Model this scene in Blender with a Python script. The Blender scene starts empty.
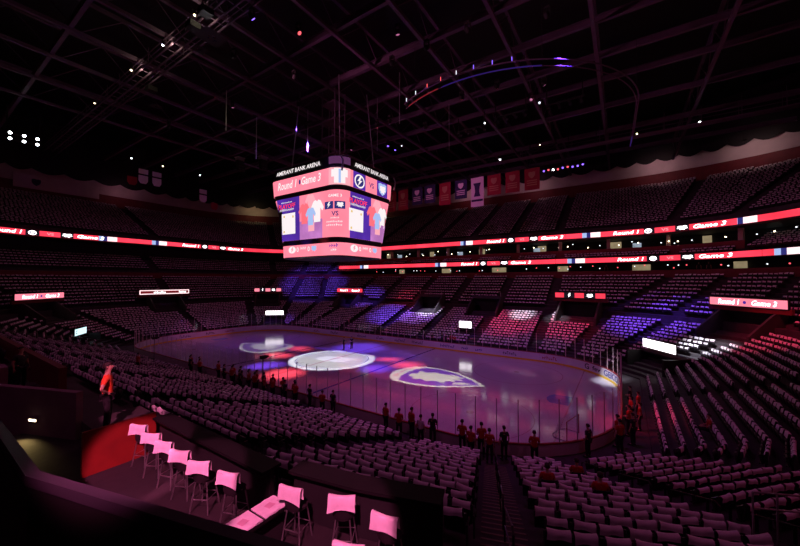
import bpy, bmesh, math, random
import numpy as np
from mathutils import Vector, Matrix

random.seed(7); RNG = np.random.default_rng(7)
S = bpy.context.scene
COL = S.collection
PI = math.pi
R_ = math.radians

# ------------------------------------------------------------------ camera, world, exposure
CAMP = Vector((30.748, -31.062, 9.95)); YAW = -33.4465; PITCH = 1.269; FPX = 337.07
cd = bpy.data.cameras.new('camera'); cam = bpy.data.objects.new('camera', cd); COL.objects.link(cam)
cam.location = CAMP; cam.rotation_euler = (R_(90 + PITCH), 0, R_(-YAW))
cd.sensor_fit = 'HORIZONTAL'; cd.sensor_width = 36; cd.lens = FPX / 800 * 36
cd.clip_start = 0.05; cd.clip_end = 500
S.camera = cam
w = bpy.data.worlds.new('world'); S.world = w; w.use_nodes = True
w.node_tree.nodes['Background'].inputs[0].default_value = (0.010, 0.004, 0.009, 1)
w.node_tree.nodes['Background'].inputs[1].default_value = 1.0
S.view_settings.view_transform = 'Standard'; S.view_settings.look = 'None'
S.view_settings.exposure = 0.0; S.view_settings.gamma = 1.0; S.view_settings.use_curve_mapping = False
cy = S.cycles
cy.max_bounces = 5; cy.diffuse_bounces = 2; cy.glossy_bounces = 3; cy.transparent_max_bounces = 80
cy.transmission_bounces = 3; cy.caustics_reflective = False; cy.caustics_refractive = False
cy.use_denoising = True; cy.sample_clamp_indirect = 3.0

def lamp(name, loc, target, power, color, angle=60, blend=0.5, size=0.3):
    ld = bpy.data.lights.new(name, 'SPOT'); ld.energy = power; ld.color = color
    ld.spot_size = R_(angle); ld.spot_blend = blend; ld.shadow_soft_size = size
    o = bpy.data.objects.new(name, ld); COL.objects.link(o); o.location = loc
    d = Vector(target) - Vector(loc); o.rotation_euler = d.to_track_quat('-Z', 'Y').to_euler()
    return o
PINK = (1.0, 0.19, 0.58); MAG = (0.95, 0.15, 0.66); BLUE = (0.16, 0.06, 1.0); REDL = (1.0, 0.04, 0.10); WHT = (0.85, 0.85, 1.0)
VIO = (0.42, 0.16, 1.0)
# fill wash lamps added under the roof to lift the whole hall: (place, aim, watts, colour, cone, blend)
FILL_WASH = [
    ((16, -35, 31), (19, -20, 3), 1150, PINK, 105, 0.8),
    ((-12, -35, 31), (-8, -20, 3), 900, PINK, 105, 0.8),
    ((40, -28, 31), (36, -10, 3), 900, PINK, 105, 0.8),
    ((8, 10, 31), (8, 30, 6), 1500, MAG, 120, 0.9),
    ((24, 8, 31), (36, 22, 6), 1500, MAG, 110, 0.9),
    ((-18, 8, 31), (-38, 12, 6), 650, MAG, 120, 0.9),
    ((-22, -10, 31), (-44, -8, 6), 750, PINK, 120, 0.9),
    ((14, -6, 32), (14, 4, 0), 3600, (0.50, 0.11, 1.0), 80, 1.0),
    ((-11, -7, 32), (-16, 2, 0), 2500, (0.40, 0.10, 1.0), 80, 1.0),
    ((24, -6, 32), (22, -8, 0), 2900, (0.80, 0.12, 0.85), 70, 1.0),
    ((2, -14, 30), (30, 56, 29), 3200, (1.0, 0.30, 0.55), 75, 1.0),
    ((16, -14, 30), (58, 36, 29), 2600, (1.0, 0.30, 0.55), 60, 1.0),
]
# moving heads aimed at the stands and the ice
HEADS = [
    ((-4, -1, 30), (-36, 30, 9), 90000, BLUE, 22, 0.7),
    ((2, 6, 30), (-17, 27, 7), 50000, BLUE, 16, 0.7),
    ((6, 4, 30), (-6, 21, 4), 55000, BLUE, 17, 0.7),
    ((10, 2, 30), (0, 22, 4), 46000, VIO, 15, 0.8),
    ((12, -4, 31), (1.2, 23.0, 5), 130000, WHT, 8, 0.9),
    ((16, -4, 31), (17.4, 23.6, 5.2), 90000, WHT, 7, 0.9),
    ((16, 4, 30), (16, 21, 3.5), 30000, REDL, 19, 0.8),
    ((4, 4, 30), (-6, 27, 7.5), 30000, REDL, 14, 0.8),
    ((20, 4, 30), (24, 21, 4), 26000, REDL, 18, 0.8),
    ((20, -4, 31), (22.2, 23.6, 5.2), 70000, WHT, 6, 0.9),
    ((26, -2, 31), (34, 22, 6), 60000, BLUE, 22, 0.8),
    ((26, -8, 31), (37.3, 12.6, 4.0), 150000, WHT, 9, 0.8),
    ((30, -2, 31), (42, 12, 6), 26000, REDL, 20, 0.8),
    ((18, -10, 31), (29.6, 8.0, 0.6), 90000, WHT, 6, 0.9),
    ((-2, -4, 31), (-30, 15, 1.0), 30000, BLUE, 9, 0.8),
    ((0, 14, 31), (-2, 7.5, 0), 60000, BLUE, 17, 0.9),
    ((0, 12, 31), (3, 2, 0), 14000, BLUE, 34, 0.9),
    ((-6, 10, 31), (-17, 3, 0), 9000, (0.35, 0.08, 1.0), 34, 0.9),
    ((22, 10, 31), (18, -9, 0), 5000, (1, 0.10, 0.5), 30, 0.9),
    ((2, -8, 31), (-30, -1, 0.5), 8000, PINK, 15, 0.9),
    ((6, -15, 31), (12, 13, 0.6), 5000, VIO, 46, 1.0),  # added to brighten the dim far boards
    ((8, -12, 31), (31, -4, 1.8), 30000, REDL, 9, 0.8),
]

# ------------------------------------------------------------------ helpers
class MB:
    def __init__(s): s.v = []; s.f = []
    def box(s, c, size, M=None):
        x, y, z = (q / 2 for q in size); n = len(s.v); c = Vector(c)
        for dx, dy, dz in ((-1,-1,-1),(1,-1,-1),(1,1,-1),(-1,1,-1),(-1,-1,1),(1,-1,1),(1,1,1),(-1,1,1)):
            p = Vector((dx*x, dy*y, dz*z))
            if M is not None: p = M @ p
            s.v.append(tuple(p + c))
        for q in ((3,2,1,0),(4,5,6,7),(0,1,5,4),(1,2,6,5),(2,3,7,6),(3,0,4,7)): s.f.append(tuple(n+i for i in q))
        return s
    def tube(s, pts, r, n=8, cap=True):
        pts = [Vector(p) for p in pts]; k0 = len(s.v); rs = r if isinstance(r, (list, tuple)) else [r]*len(pts)
        ref = None
        for i, p in enumerate(pts):
            t = (pts[min(i+1, len(pts)-1)] - pts[max(i-1, 0)])
            t = t.normalized() if t.length > 1e-9 else Vector((0,0,1))
            if ref is None:
                ref = t.orthogonal().normalized()
            u = (ref - t * ref.dot(t)); u = u.normalized() if u.length > 1e-6 else t.orthogonal().normalized(); ref = u
            v = t.cross(u)
            for j in range(n):
                a = 2*PI*j/n; s.v.append(tuple(p + (u*math.cos(a) + v*math.sin(a))*rs[i]))
        for i in range(len(pts)-1):
            for j in range(n):
                a = k0+i*n+j; b = k0+i*n+(j+1) % n; s.f.append((a, b, b+n, a+n))
        if cap:
            s.f.append(tuple(k0+j for j in reversed(range(n)))); s.f.append(tuple(k0+(len(pts)-1)*n+j for j in range(n)))
        return s
    def lathe(s, prof, c=(0,0,0), n=16):
        k0 = len(s.v)
        for (r, z) in prof:
            for j in range(n):
                a = 2*PI*j/n; s.v.append((c[0]+r*math.cos(a), c[1]+r*math.sin(a), c[2]+z))
        for i in range(len(prof)-1):
            for j in range(n):
                a = k0+i*n+j; b = k0+i*n+(j+1) % n; s.f.append((a, b, b+n, a+n))
        s.f.append(tuple(k0+j for j in reversed(range(n)))); s.f.append(tuple(k0+(len(prof)-1)*n+j for j in range(n)))
        return s
    def prism(s, poly, z0, z1, fn=None):
        """2-D polygon extruded; fn maps (x, y, z) to a point"""
        n = len(poly); k = len(s.v); fn = fn or (lambda x, y, z: (x, y, z))
        for z in (z0, z1):
            for x, y in poly: s.v.append(tuple(fn(x, y, z)))
        s.f.append(tuple(k+i for i in reversed(range(n)))); s.f.append(tuple(k+n+i for i in range(n)))
        for i in range(n): s.f.append((k+i, k+(i+1) % n, k+n+(i+1) % n, k+n+i))
        return s
    def quad(s, a, b, c, d):
        n = len(s.v); s.v += [tuple(a), tuple(b), tuple(c), tuple(d)]; s.f.append((n, n+1, n+2, n+3)); return s
    def sheet(s, rows, close=False):
        """grid of points rows[i][j]"""
        k = len(s.v); m = len(rows[0])
        for r in rows:
            for p in r: s.v.append(tuple(p))
        for i in range(len(rows)-1):
            for j in range(m if close else m-1):
                a = k+i*m+j; b = k+i*m+(j+1) % m; s.f.append((a, b, b+m, a+m))
        return s
    def mesh(s, name, mat, smooth=False):
        me = bpy.data.meshes.new(name); me.from_pydata(s.v, [], s.f); me.update()
        if mat: me.materials.append(mat)
        if smooth: me.polygons.foreach_set('use_smooth', [True]*len(me.polygons))
        return me
    def obj(s, name, mat, parent=None, smooth=False, loc=None):
        return link(name, s.mesh(name, mat, smooth), parent, loc)
def link(name, me, parent=None, loc=None, rz=None):
    o = bpy.data.objects.new(name, me); COL.objects.link(o)
    if parent: o.parent = parent
    if loc is not None: o.location = loc
    if rz is not None: o.rotation_euler = (0, 0, rz)
    return o
def empty(name, loc=(0,0,0), rz=0):
    o = bpy.data.objects.new(name, None); COL.objects.link(o); o.location = loc; o.rotation_euler = (0, 0, rz); o.empty_display_size = .2
    return o
def tag(o, label=None, cat=None, group=None, kind=None):
    if label: o['label'] = label
    if cat: o['category'] = cat
    if group: o['group'] = group
    if kind: o['kind'] = kind
    return o
def frame(o_, t, n_):
    """matrix: local x = t, local y = n_, local z = up"""
    return Matrix(((t[0], n_[0], 0, o_[0]), (t[1], n_[1], 0, o_[1]), (0, 0, 1, o_[2]), (0, 0, 0, 1)))
ORD = lambda n: f"{n}{'th' if 10 <= n % 100 <= 20 else {1:'st',2:'nd',3:'rd'}.get(n % 10, 'th')}"

# ------------------------------------------------------------------ materials
def mat(name, col, rough=0.6, metal=0.0, spec=0.4, var=0.0, scale=3.0, bump=0.0, emit=None, estr=0.0):
    m = bpy.data.materials.new(name); m.use_nodes = True; nt = m.node_tree; b = nt.nodes['Principled BSDF']
    b.inputs['Base Color'].default_value = (*col, 1); b.inputs['Roughness'].default_value = rough
    b.inputs['Metallic'].default_value = metal; b.inputs['Specular IOR Level'].default_value = spec
    if var or bump:
        tc = nt.nodes.new('ShaderNodeTexCoord'); nz = nt.nodes.new('ShaderNodeTexNoise'); nz.inputs['Scale'].default_value = scale
        nz.inputs['Detail'].default_value = 6
        nt.links.new(tc.outputs['Object'], nz.inputs['Vector'])
        if var:
            rp = nt.nodes.new('ShaderNodeValToRGB')
            rp.color_ramp.elements[0].position = .3; rp.color_ramp.elements[1].position = .7
            rp.color_ramp.elements[0].color = (*[c*(1-var) for c in col], 1); rp.color_ramp.elements[1].color = (*[min(1, c*(1+var)) for c in col], 1)
            nt.links.new(nz.outputs['Fac'], rp.inputs['Fac']); nt.links.new(rp.outputs['Color'], b.inputs['Base Color'])
        if bump:
            bp = nt.nodes.new('ShaderNodeBump'); bp.inputs['Strength'].default_value = bump
            nt.links.new(nz.outputs['Fac'], bp.inputs['Height']); nt.links.new(bp.outputs['Normal'], b.inputs['Normal'])
    if emit:
        b.inputs['Emission Color'].default_value = (*emit, 1); b.inputs['Emission Strength'].default_value = estr
    return m
def emat(name, col, strength=1.0, var=0.0, scale=1.0):
    m = bpy.data.materials.new(name); m.use_nodes = True; nt = m.node_tree; nt.nodes.clear()
    e = nt.nodes.new('ShaderNodeEmission'); o = nt.nodes.new('ShaderNodeOutputMaterial'); e.inputs[0].default_value = (*col, 1); e.inputs[1].default_value = strength
    nt.links.new(e.outputs[0], o.inputs[0])
    if var:
        tc = nt.nodes.new('ShaderNodeTexCoord'); nz = nt.nodes.new('ShaderNodeTexNoise'); nz.inputs['Scale'].default_value = scale; nz.inputs['Detail'].default_value = 3
        rp = nt.nodes.new('ShaderNodeValToRGB'); rp.color_ramp.elements[0].position = .35; rp.color_ramp.elements[1].position = .65
        rp.color_ramp.elements[0].color = (*[c*(1-var) for c in col], 1); rp.color_ramp.elements[1].color = (*col, 1)
        nt.links.new(tc.outputs['Object'], nz.inputs['Vector']); nt.links.new(nz.outputs['Fac'], rp.inputs['Fac']); nt.links.new(rp.outputs[0], e.inputs[0])
    return m
def filt(name, col):
    m = bpy.data.materials.new(name); m.use_nodes = True; nt = m.node_tree; nt.nodes.clear()
    e = nt.nodes.new('ShaderNodeBsdfTransparent'); o = nt.nodes.new('ShaderNodeOutputMaterial'); e.inputs[0].default_value = (*col, 1)
    nt.links.new(e.outputs[0], o.inputs[0]); return m
M = {}
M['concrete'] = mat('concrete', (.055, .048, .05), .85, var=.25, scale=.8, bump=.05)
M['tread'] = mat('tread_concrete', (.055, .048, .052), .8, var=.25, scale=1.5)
M['riser_red'] = mat('red_painted_wall', (.16, .015, .022), .6, var=.15, scale=1.2)
M['dark'] = mat('dark_paint', (.012, .010, .012), .7, var=.2, scale=1)
M['black'] = mat('black_paint', (.008, .007, .008), .6)
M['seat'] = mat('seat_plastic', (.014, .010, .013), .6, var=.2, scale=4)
M['seat_metal'] = mat('seat_bracket', (.03, .028, .03), .5, metal=.5)
M['shirt'] = mat('white_cotton', (.74, .70, .73), .9, spec=.1, var=.07, scale=9, bump=.08)
M['shirt_red'] = mat('shirt_print', (.62, .42, .50), .9, spec=.1, var=.1, scale=6)
M['board'] = mat('board_white', (.72, .70, .72), .35, var=.05, scale=.6)
M['board_red'] = mat('cap_rail_red', (.30, .02, .03), .4, var=.1)
M['kick'] = mat('kick_yellow', (.78, .52, .04), .4, var=.08)
M['steel'] = mat('steel', (.45, .44, .46), .35, metal=.8, var=.1)
M['chrome'] = mat('chrome', (.55, .54, .56), .3, metal=.9)
M['truss'] = mat('truss_paint', (.12, .07, .12), .6, var=.2, scale=.7)
M['rail'] = mat('rail_black', (.035, .03, .035), .4, metal=.4)
M['skin'] = mat('skin', (.50, .30, .22), .5, var=.06, scale=12)
M['hair'] = mat('hair', (.025, .016, .012), .6, var=.2, scale=40)
M['orange'] = mat('orange_shirt', (.46, .035, .02), .8, var=.1, scale=10)
M['vest'] = mat('bright_orange_shirt', (.85, .10, .03), .8, var=.1, scale=10)
M['tshirt_dark'] = mat('dark_shirt', (.03, .025, .03), .8, var=.1, scale=10)
M['tshirt_white'] = mat('white_shirt', (.66, .62, .66), .8, var=.06, scale=10)
M['trouser'] = mat('black_trousers', (.014, .012, .016), .8, var=.1, scale=10)
M['shoe'] = mat('black_shoes', (.01, .01, .01), .4)
M['beige'] = mat('beige_wall', (.50, .44, .38), .8, var=.1, scale=.5)
M['curtain'] = mat('grey_drape', (.62, .52, .52), .9, var=.12, scale=.4)
M['leather'] = mat('counter_top', (.008, .007, .008), .65, spec=.2, var=.2, scale=2)
M['redpanel'] = mat('red_panel', (.20, .014, .010), .55, var=.18, scale=2.2)
M['carpet'] = mat('loge_floor', (.018, .013, .015), .85, var=.25, scale=5, bump=.1)
M['purplewall'] = mat('painted_concrete_wall', (.28, .17, .22), .8, var=.18, scale=.9)
M['banner_red'] = mat('banner_red', (.30, .02, .035), .85, var=.12, scale=.7)
M['banner_blue'] = mat('banner_navy', (.035, .035, .10), .85, var=.1, scale=.7)
M['banner_white'] = mat('banner_white', (.75, .72, .75), .85, var=.06, scale=.7)
M['yellow'] = mat('gold_print', (.42, .22, .12), .7)
M['step_edge'] = mat('step_nosing', (.17, .15, .10), .6, var=.2, scale=8)
M['net'] = mat('goal_net', (.6, .6, .62), .8)
# ice: milky white under a thin glossy skin, scratched a little
m = bpy.data.materials.new('ice'); m.use_nodes = True; nt = m.node_tree; b = nt.nodes['Principled BSDF']
tc = nt.nodes.new('ShaderNodeTexCoord'); nz = nt.nodes.new('ShaderNodeTexNoise'); nz.inputs['Scale'].default_value = .35; nz.inputs['Detail'].default_value = 7
rp = nt.nodes.new('ShaderNodeValToRGB'); rp.color_ramp.elements[0].color = (.50, .49, .54, 1); rp.color_ramp.elements[1].color = (.62, .60, .64, 1)
nt.links.new(tc.outputs['Object'], nz.inputs['Vector']); nt.links.new(nz.outputs['Fac'], rp.inputs['Fac']); nt.links.new(rp.outputs[0], b.inputs['Base Color'])
nz2 = nt.nodes.new('ShaderNodeTexNoise'); nz2.inputs['Scale'].default_value = 1.3; nt.links.new(tc.outputs['Object'], nz2.inputs['Vector'])
mr = nt.nodes.new('ShaderNodeMapRange'); mr.inputs[3].default_value = .07; mr.inputs[4].default_value = .16
nt.links.new(nz2.outputs['Fac'], mr.inputs[0]); nt.links.new(mr.outputs[0], b.inputs['Roughness'])
b.inputs['Specular IOR Level'].default_value = .8
M['ice'] = m
def icepaint(n, c):
    k = mat(n, c, .12, spec=.8); return k
M['line_red'] = icepaint('ice_paint_red', (.42, .28, .34)); M['line_blue'] = icepaint('ice_paint_blue', (.04, .06, .35)); M['crease'] = icepaint('ice_paint_crease', (.16, .32, .60))
# rink glass: almost clear, a little mirror
m = bpy.data.materials.new('rink_glass'); m.use_nodes = True; nt = m.node_tree; nt.nodes.clear()
tr = nt.nodes.new('ShaderNodeBsdfTransparent'); tr.inputs[0].default_value = (.985, .985, .99, 1)
gl = nt.nodes.new('ShaderNodeBsdfGlossy'); gl.inputs['Roughness'].default_value = .03
mx = nt.nodes.new('ShaderNodeMixShader'); o_ = nt.nodes.new('ShaderNodeOutputMaterial')
mx.inputs[0].default_value = .035; nt.links.new(tr.outputs[0], mx.inputs[1]); nt.links.new(gl.outputs[0], mx.inputs[2]); nt.links.new(mx.outputs[0], o_.inputs[0])
M['glass'] = m
# screens, lamps and self-glowing suite walls
M['led_red'] = emat('led_red', (1.0, .045, .085), 1.55, var=.35, scale=.25)
M['led_pink'] = emat('led_pink', (1.0, .23, .32), 1.25, var=.12, scale=.6)
M['led_pink2'] = emat('led_light_pink', (1.0, .42, .50), 1.0)
M['led_white'] = emat('led_white', (1.0, .93, .95), 3.2)
M['led_pale'] = emat('led_pale_violet', (.75, .68, .85), 1.0)
M['led_soft'] = emat('led_soft_white', (1.0, .90, .92), 1.0)
M['led_cream'] = emat('led_cream', (1.0, .70, .72), 1.6)
M['led_blue'] = emat('led_violet_blue', (.10, .03, .42), 1.0, var=.3, scale=.5)
M['led_navy'] = emat('led_navy', (.03, .03, .18), 1.0)
M['led_sky'] = emat('led_pale_blue', (.45, .60, 1.0), .9)
M['led_black'] = emat('led_black', (.012, .008, .014), 1.0)
M['led_teal'] = emat('led_white_cool', (.62, .90, .95), 1.4)
M['led_gold'] = emat('led_gold', (.9, .6, .2), .9)
M['lens_white'] = emat('lamp_lens_white', (.85, .95, 1.0), 9)
M['lens_warm'] = emat('lamp_lens_warm', (1.0, .82, .5), 7)
M['lens_small'] = emat('lamp_lens_dim', (.85, .9, 1.0), 1.6)
M['lens_blue'] = emat('lamp_lens_blue', (.25, .12, 1.0), 2.2)
M['lens_red'] = emat('lamp_lens_red', (1.0, .1, .12), 1.8)
M['lens_pink'] = emat('lamp_lens_pink', (1.0, .3, .6), .5)
M['tube_blue'] = emat('tube_violet', (.10, .04, .45), .22)
M['tube_red'] = emat('tube_red', (.6, .04, .06), .3)
M['suite_glow'] = emat('glowing_suite_wall', (.80, .62, .36), .42, var=.5, scale=.5)  # walls emit this glow to look lit; no lamp shines on them
M['tv'] = emat('tv_screen', (.55, .65, .8), .7, var=.6, scale=1.5)
M['f_open'] = filt('slide_clear', (1, 1, 1)); M['f_blue'] = filt('slide_violet', (.13, .04, .62)); M['f_red'] = filt('slide_red', (1, .07, .10))
M['f_dk'] = filt('slide_dusk', (.20, .14, .42)); M['f_yel'] = filt('slide_pale', (.95, .92, .72)); M['f_grey'] = filt('slide_grey', (.62, .66, .80)); M['f_grey2'] = filt('slide_pale_grey', (.62, .63, .60))

# ------------------------------------------------------------------ plan of the bowl
L, B, RC = 30.48, 12.95, 8.53
def prm(d):
    g = min(1, max(0, (d-12)/12)); g = g*g*(3-2*g)
    if d <= 12: return 21.95, 4.42, RC + d
    if d >= 24: return 30.0, 15.0, 22.0 + (d-24)
    cyy = 4.42 + 10.58*g; cxx = 21.95 + 8.05*g
    return cxx, cyy, (B + d) - cyy
FACET = [0, 20, 32, 52, 71, 90]
CORN = {'NR': (1, -1), 'FR': (1, 1), 'FL': (-1, 1), 'NL': (-1, -1)}
def pos(st, d):
    kind, v = st
    cx, cy_, r = prm(d)
    if kind == 'near': return (v, -(cy_ + r))
    if kind == 'far': return (v, cy_ + r)
    if kind == 'right': return (cx + r, v)
    if kind == 'left': return (-(cx + r), v)
    sx, sy = CORN[kind]
    def arc(t):
        if t == 20 and .9 < d < 13.5: return (cx + r, cy_ + 4.4)
        if t == 32 and .9 < d < 13.5: return (cx + r*.945, cy_ + r*.50)
        k_ = 1.04 if t == 52 and .9 < d < 13.5 else 1.0
        return (cx + k_*r*math.cos(R_(t)), cy_ + k_*r*math.sin(R_(t)))
    if 0.9 < d < 13.5:
        for a, b_ in zip(FACET, FACET[1:]):
            if a <= v <= b_:
                f = (v-a)/(b_-a); p, q = arc(a), arc(b_); P = (p[0]+(q[0]-p[0])*f, p[1]+(q[1]-p[1])*f); break
    else: P = arc(v)
    return (sx*P[0], sy*P[1])
CA = [0, 10, 20, 26, 32, 42, 52, 61.5, 71, 80.5, 90]
CAISLE = {32, 52, 71}
AX = [-21, -12.6, -4.2, 4.2, 12.6, 21]
STN = []      # (station, is_aisle)
STN += [(('near', x), True) for x in AX]
STN += [(('NR', a), a in CAISLE) for a in reversed(CA)]
STN += [(('right', 0.0), True)]
STN += [(('FR', a), a in CAISLE) for a in CA]
STN += [(('far', x), True) for x in reversed(AX)]
STN += [(('FL', a), a in CAISLE) for a in reversed(CA)]
STN += [(('left', 0.0), True)]
STN += [(('NL', a), a in CAISLE) for a in CA]
NST = len(STN)
def nrm(st):
    """outward normal direction of a station (for height variation)"""
    k, v = st
    if k in ('near', 'far'): return 0, (1 if k == 'far' else -1)
    if k in ('right', 'left'): return (1 if k == 'right' else -1), 0
    sx, sy = CORN[k]; return sx*math.cos(R_(v)), sy*math.sin(R_(v))
def ring(name, prof, material, lo=0, hi=None, zf=None, smooth=False):
    """sweep (d, z) points round the bowl between two station numbers"""
    mb = MB(); idx = list(range(lo, NST if hi is None else hi+1)); full = hi is None
    rows = []
    for d, z in prof:
        row = []
        for i in idx:
            st = STN[i % NST][0]; p = pos(st, d)
            row.append((p[0], p[1], z if zf is None else zf(d, z, nrm(st))))
        rows.append(row)
    mb.sheet(rows, close=full)
    return mb.obj(name, material, smooth=smooth)
def sidx(kind, v): return [i for i, (s_, a) in enumerate(STN) if s_[0] == kind and abs(s_[1]-v) < 1e-6][0]

# vertical profile of the stands
NLOW = 15; DLOW = [1.90 + .74*k for k in range(NLOW)]; ZLOW = [.52 + .266*k for k in range(NLOW)]
NUP = 10; DUP = [14.7 + .92*k for k in range(NUP)]; ZUP = [5.5 + .50*k for k in range(NUP)]
NTOP = 24; DTOP = [25.2 + .84*k for k in range(NTOP)]
def ztop(k, n): return 19.0 + k*(.375 + .08*n[1]*n[1])

# rink floor
def outline(d, n=10):
    cx, cy_, r = 21.95, 4.42, RC + d; P = []
    for sx, sy, a0 in ((1, 1, 0), (-1, 1, 90), (-1, -1, 180), (1, -1, 270)):
        for i in range(n+1):
            a = R_(a0 + 90*i/n); P.append((sx*cx + r*math.cos(a), sy*cy_ + r*math.sin(a)))
    return P
mb = MB(); mb.prism(outline(0), -.05, 0.0); ice = mb.obj('ice_sheet', M['ice']); tag(ice, 'glossy oval ice sheet washed in violet and pink light', 'ice', kind='structure'); ice['category'] = 'ice'
mb = MB(); mb.box((0, 0, -.12), (180, 150, .1)); fl = mb.obj('floor', M['concrete']); tag(fl, 'dark concrete arena floor under the stands', kind='structure')
# ice paint
def flat(name, poly, material, z=.004):
    mb = MB(); n = len(poly); mb.v = [(x, y, z) for x, y in poly]; mb.f = [tuple(range(n))]; return mb.obj(name, material, ice)
def annulus(name, c, r0, r1, material, z=.004, n=48):
    mb = MB(); rows = [[(c[0]+r*math.cos(2*PI*j/n), c[1]+r*math.sin(2*PI*j/n), z) for j in range(n)] for r in (r1, r0)]
    mb.sheet(rows, close=True); return mb.obj(name, material, ice)
def rect(x0, x1, y0, y1): return [(x0, y0), (x1, y0), (x1, y1), (x0, y1)]
flat('center_line', rect(-.15, .15, -B, B), M['line_red'])
for s_ in (-1, 1):
    flat('blue_line', rect(s_*7.77-.15, s_*7.77+.15, -B, B), M['line_blue'])
    flat('goal_line', rect(s_*27.1-.05, s_*27.1+.05, -11.2, 11.2), M['line_red'])
    flat('goal_crease', [(s_*27.05, -1.2), (s_*27.05, 1.2), (s_*25.9, 1.2)] [::1] + [(s_*(27.05-1.83*math.cos(a)), 1.83*math.sin(a)) for a in [R_(q) for q in (40, 20, 0, -20, -40)]] + [(s_*25.9, -1.2)], M['crease'], .003)
    for y in (-6.7, 6.7):
        annulus('faceoff_circle', (s_*21, y), 4.5, 4.57, M['line_red']); annulus('faceoff_spot', (s_*21, y), 0.0, .3, M['line_red'])
annulus('center_circle', (0, 0), 4.5, 4.57, M['line_blue'], .005)

# stands: stepped concrete
prof = [(.12, -.05), (.12, .42), (1.50, .42)]
for k in range(NLOW): prof += [(DLOW[k]-.37, ZLOW[k]), (DLOW[k]+.37, ZLOW[k])]
prof += [(13.0, ZLOW[-1]+.3), (14.2, ZLOW[-1]+.3)]
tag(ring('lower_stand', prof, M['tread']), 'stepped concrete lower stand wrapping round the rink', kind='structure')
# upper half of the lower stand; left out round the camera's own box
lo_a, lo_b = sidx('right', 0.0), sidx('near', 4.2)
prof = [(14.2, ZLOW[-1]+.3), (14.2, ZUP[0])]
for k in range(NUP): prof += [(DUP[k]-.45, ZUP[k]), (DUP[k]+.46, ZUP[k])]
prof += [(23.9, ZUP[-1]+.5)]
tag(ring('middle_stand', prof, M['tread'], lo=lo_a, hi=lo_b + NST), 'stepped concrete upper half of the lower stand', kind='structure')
# parapet, concourse slabs and walls behind
tag(ring('wall_parapet', [(23.8, ZUP[-1]), (23.8, 11.55), (24.05, 11.6), (24.05, 11.0)], M['riser_red']), 'dark red parapet wall along the top of the lower stand', kind='structure')
tag(ring('floor_concourse', [(24.05, 11.0), (33, 11.0)], M['concrete']), 'concourse floor behind the lower stand', kind='structure')
tag(ring('wall_concourse', [(31, 11.0), (31, 18.2)], M['dark']), 'dark rear wall of the suite level', kind='structure')
tag(ring('ceiling_suite', [(24.0, 17.35), (33, 17.35)], M['dark']), 'dark soffit under the upper deck', kind='structure')
prof = [(24.0, 17.3), (24.0, 19.1), (24.25, 19.1), (24.25, 18.7)]
for k in range(NTOP): prof += [(DTOP[k]-.42, k), (DTOP[k]+.42, k)]
def zf_top(d, z, n): return z if d < 24.7 else ztop(z, n)
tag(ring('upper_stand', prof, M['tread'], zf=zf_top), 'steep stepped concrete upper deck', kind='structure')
DB = DTOP[-1]+.9
def zb(off): return lambda d, z, n: ztop(NTOP-1, n) + z
tag(ring('wall_upper', [(DB-.05, -.5), (DB-.05, 3.0)], M['riser_red'], zf=zb(0)), 'dark red band behind the top row of the upper deck', kind='structure')
tag(ring('wall_back', [(DB, 3.0), (DB, 7.5), (DB+.2, 17)], M['curtain'], zf=zb(0)), 'pale grey rear wall above the upper deck', kind='structure')
# roof
mb = MB(); mb.box((0, 0, 44.2), (170, 140, .4)); tag(mb.obj('ceiling', M['black']), 'black roof deck high above the rink', kind='structure')

# scalloped black drapes hung in front of the rear wall, one per bay
NDR = 0
for i in range(NST):
    a_, b_ = STN[i][0], STN[(i+1) % NST][0]
    if a_[0] in ('near',) and b_[0] in ('near', 'NR'): continue
    pa, pb = pos(a_, DB-.6), pos(b_, DB-.6)
    ln = math.hypot(pb[0]-pa[0], pb[1]-pa[1]); m_ = max(1, round(ln/4.6))
    za, zb_ = ztop(NTOP-1, nrm(a_)), ztop(NTOP-1, nrm(b_))
    for k in range(m_):
        mb = MB(); rows = [[], [], []]
        for j in range(7):
            f = (k + j/6)/m_; x = pa[0]+(pb[0]-pa[0])*f; y = pa[1]+(pb[1]-pa[1])*f; z = za+(zb_-za)*f
            sag = 6.0 - .8*math.sin(PI*j/6)
            rows[0].append((x, y, z+sag)); rows[1].append((x*1.001, y*1.001, z+8.5)); rows[2].append((x*1.002, y*1.002, 44))
        mb.sheet(rows); o = mb.obj('scalloped_drape', M['black'])
        NDR += 1
        tag(o, f'black scalloped drape at the roof edge, {ORD(NDR)} counting leftward from the right end', 'drape', 'black scalloped drapes round the roof edge')

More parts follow.
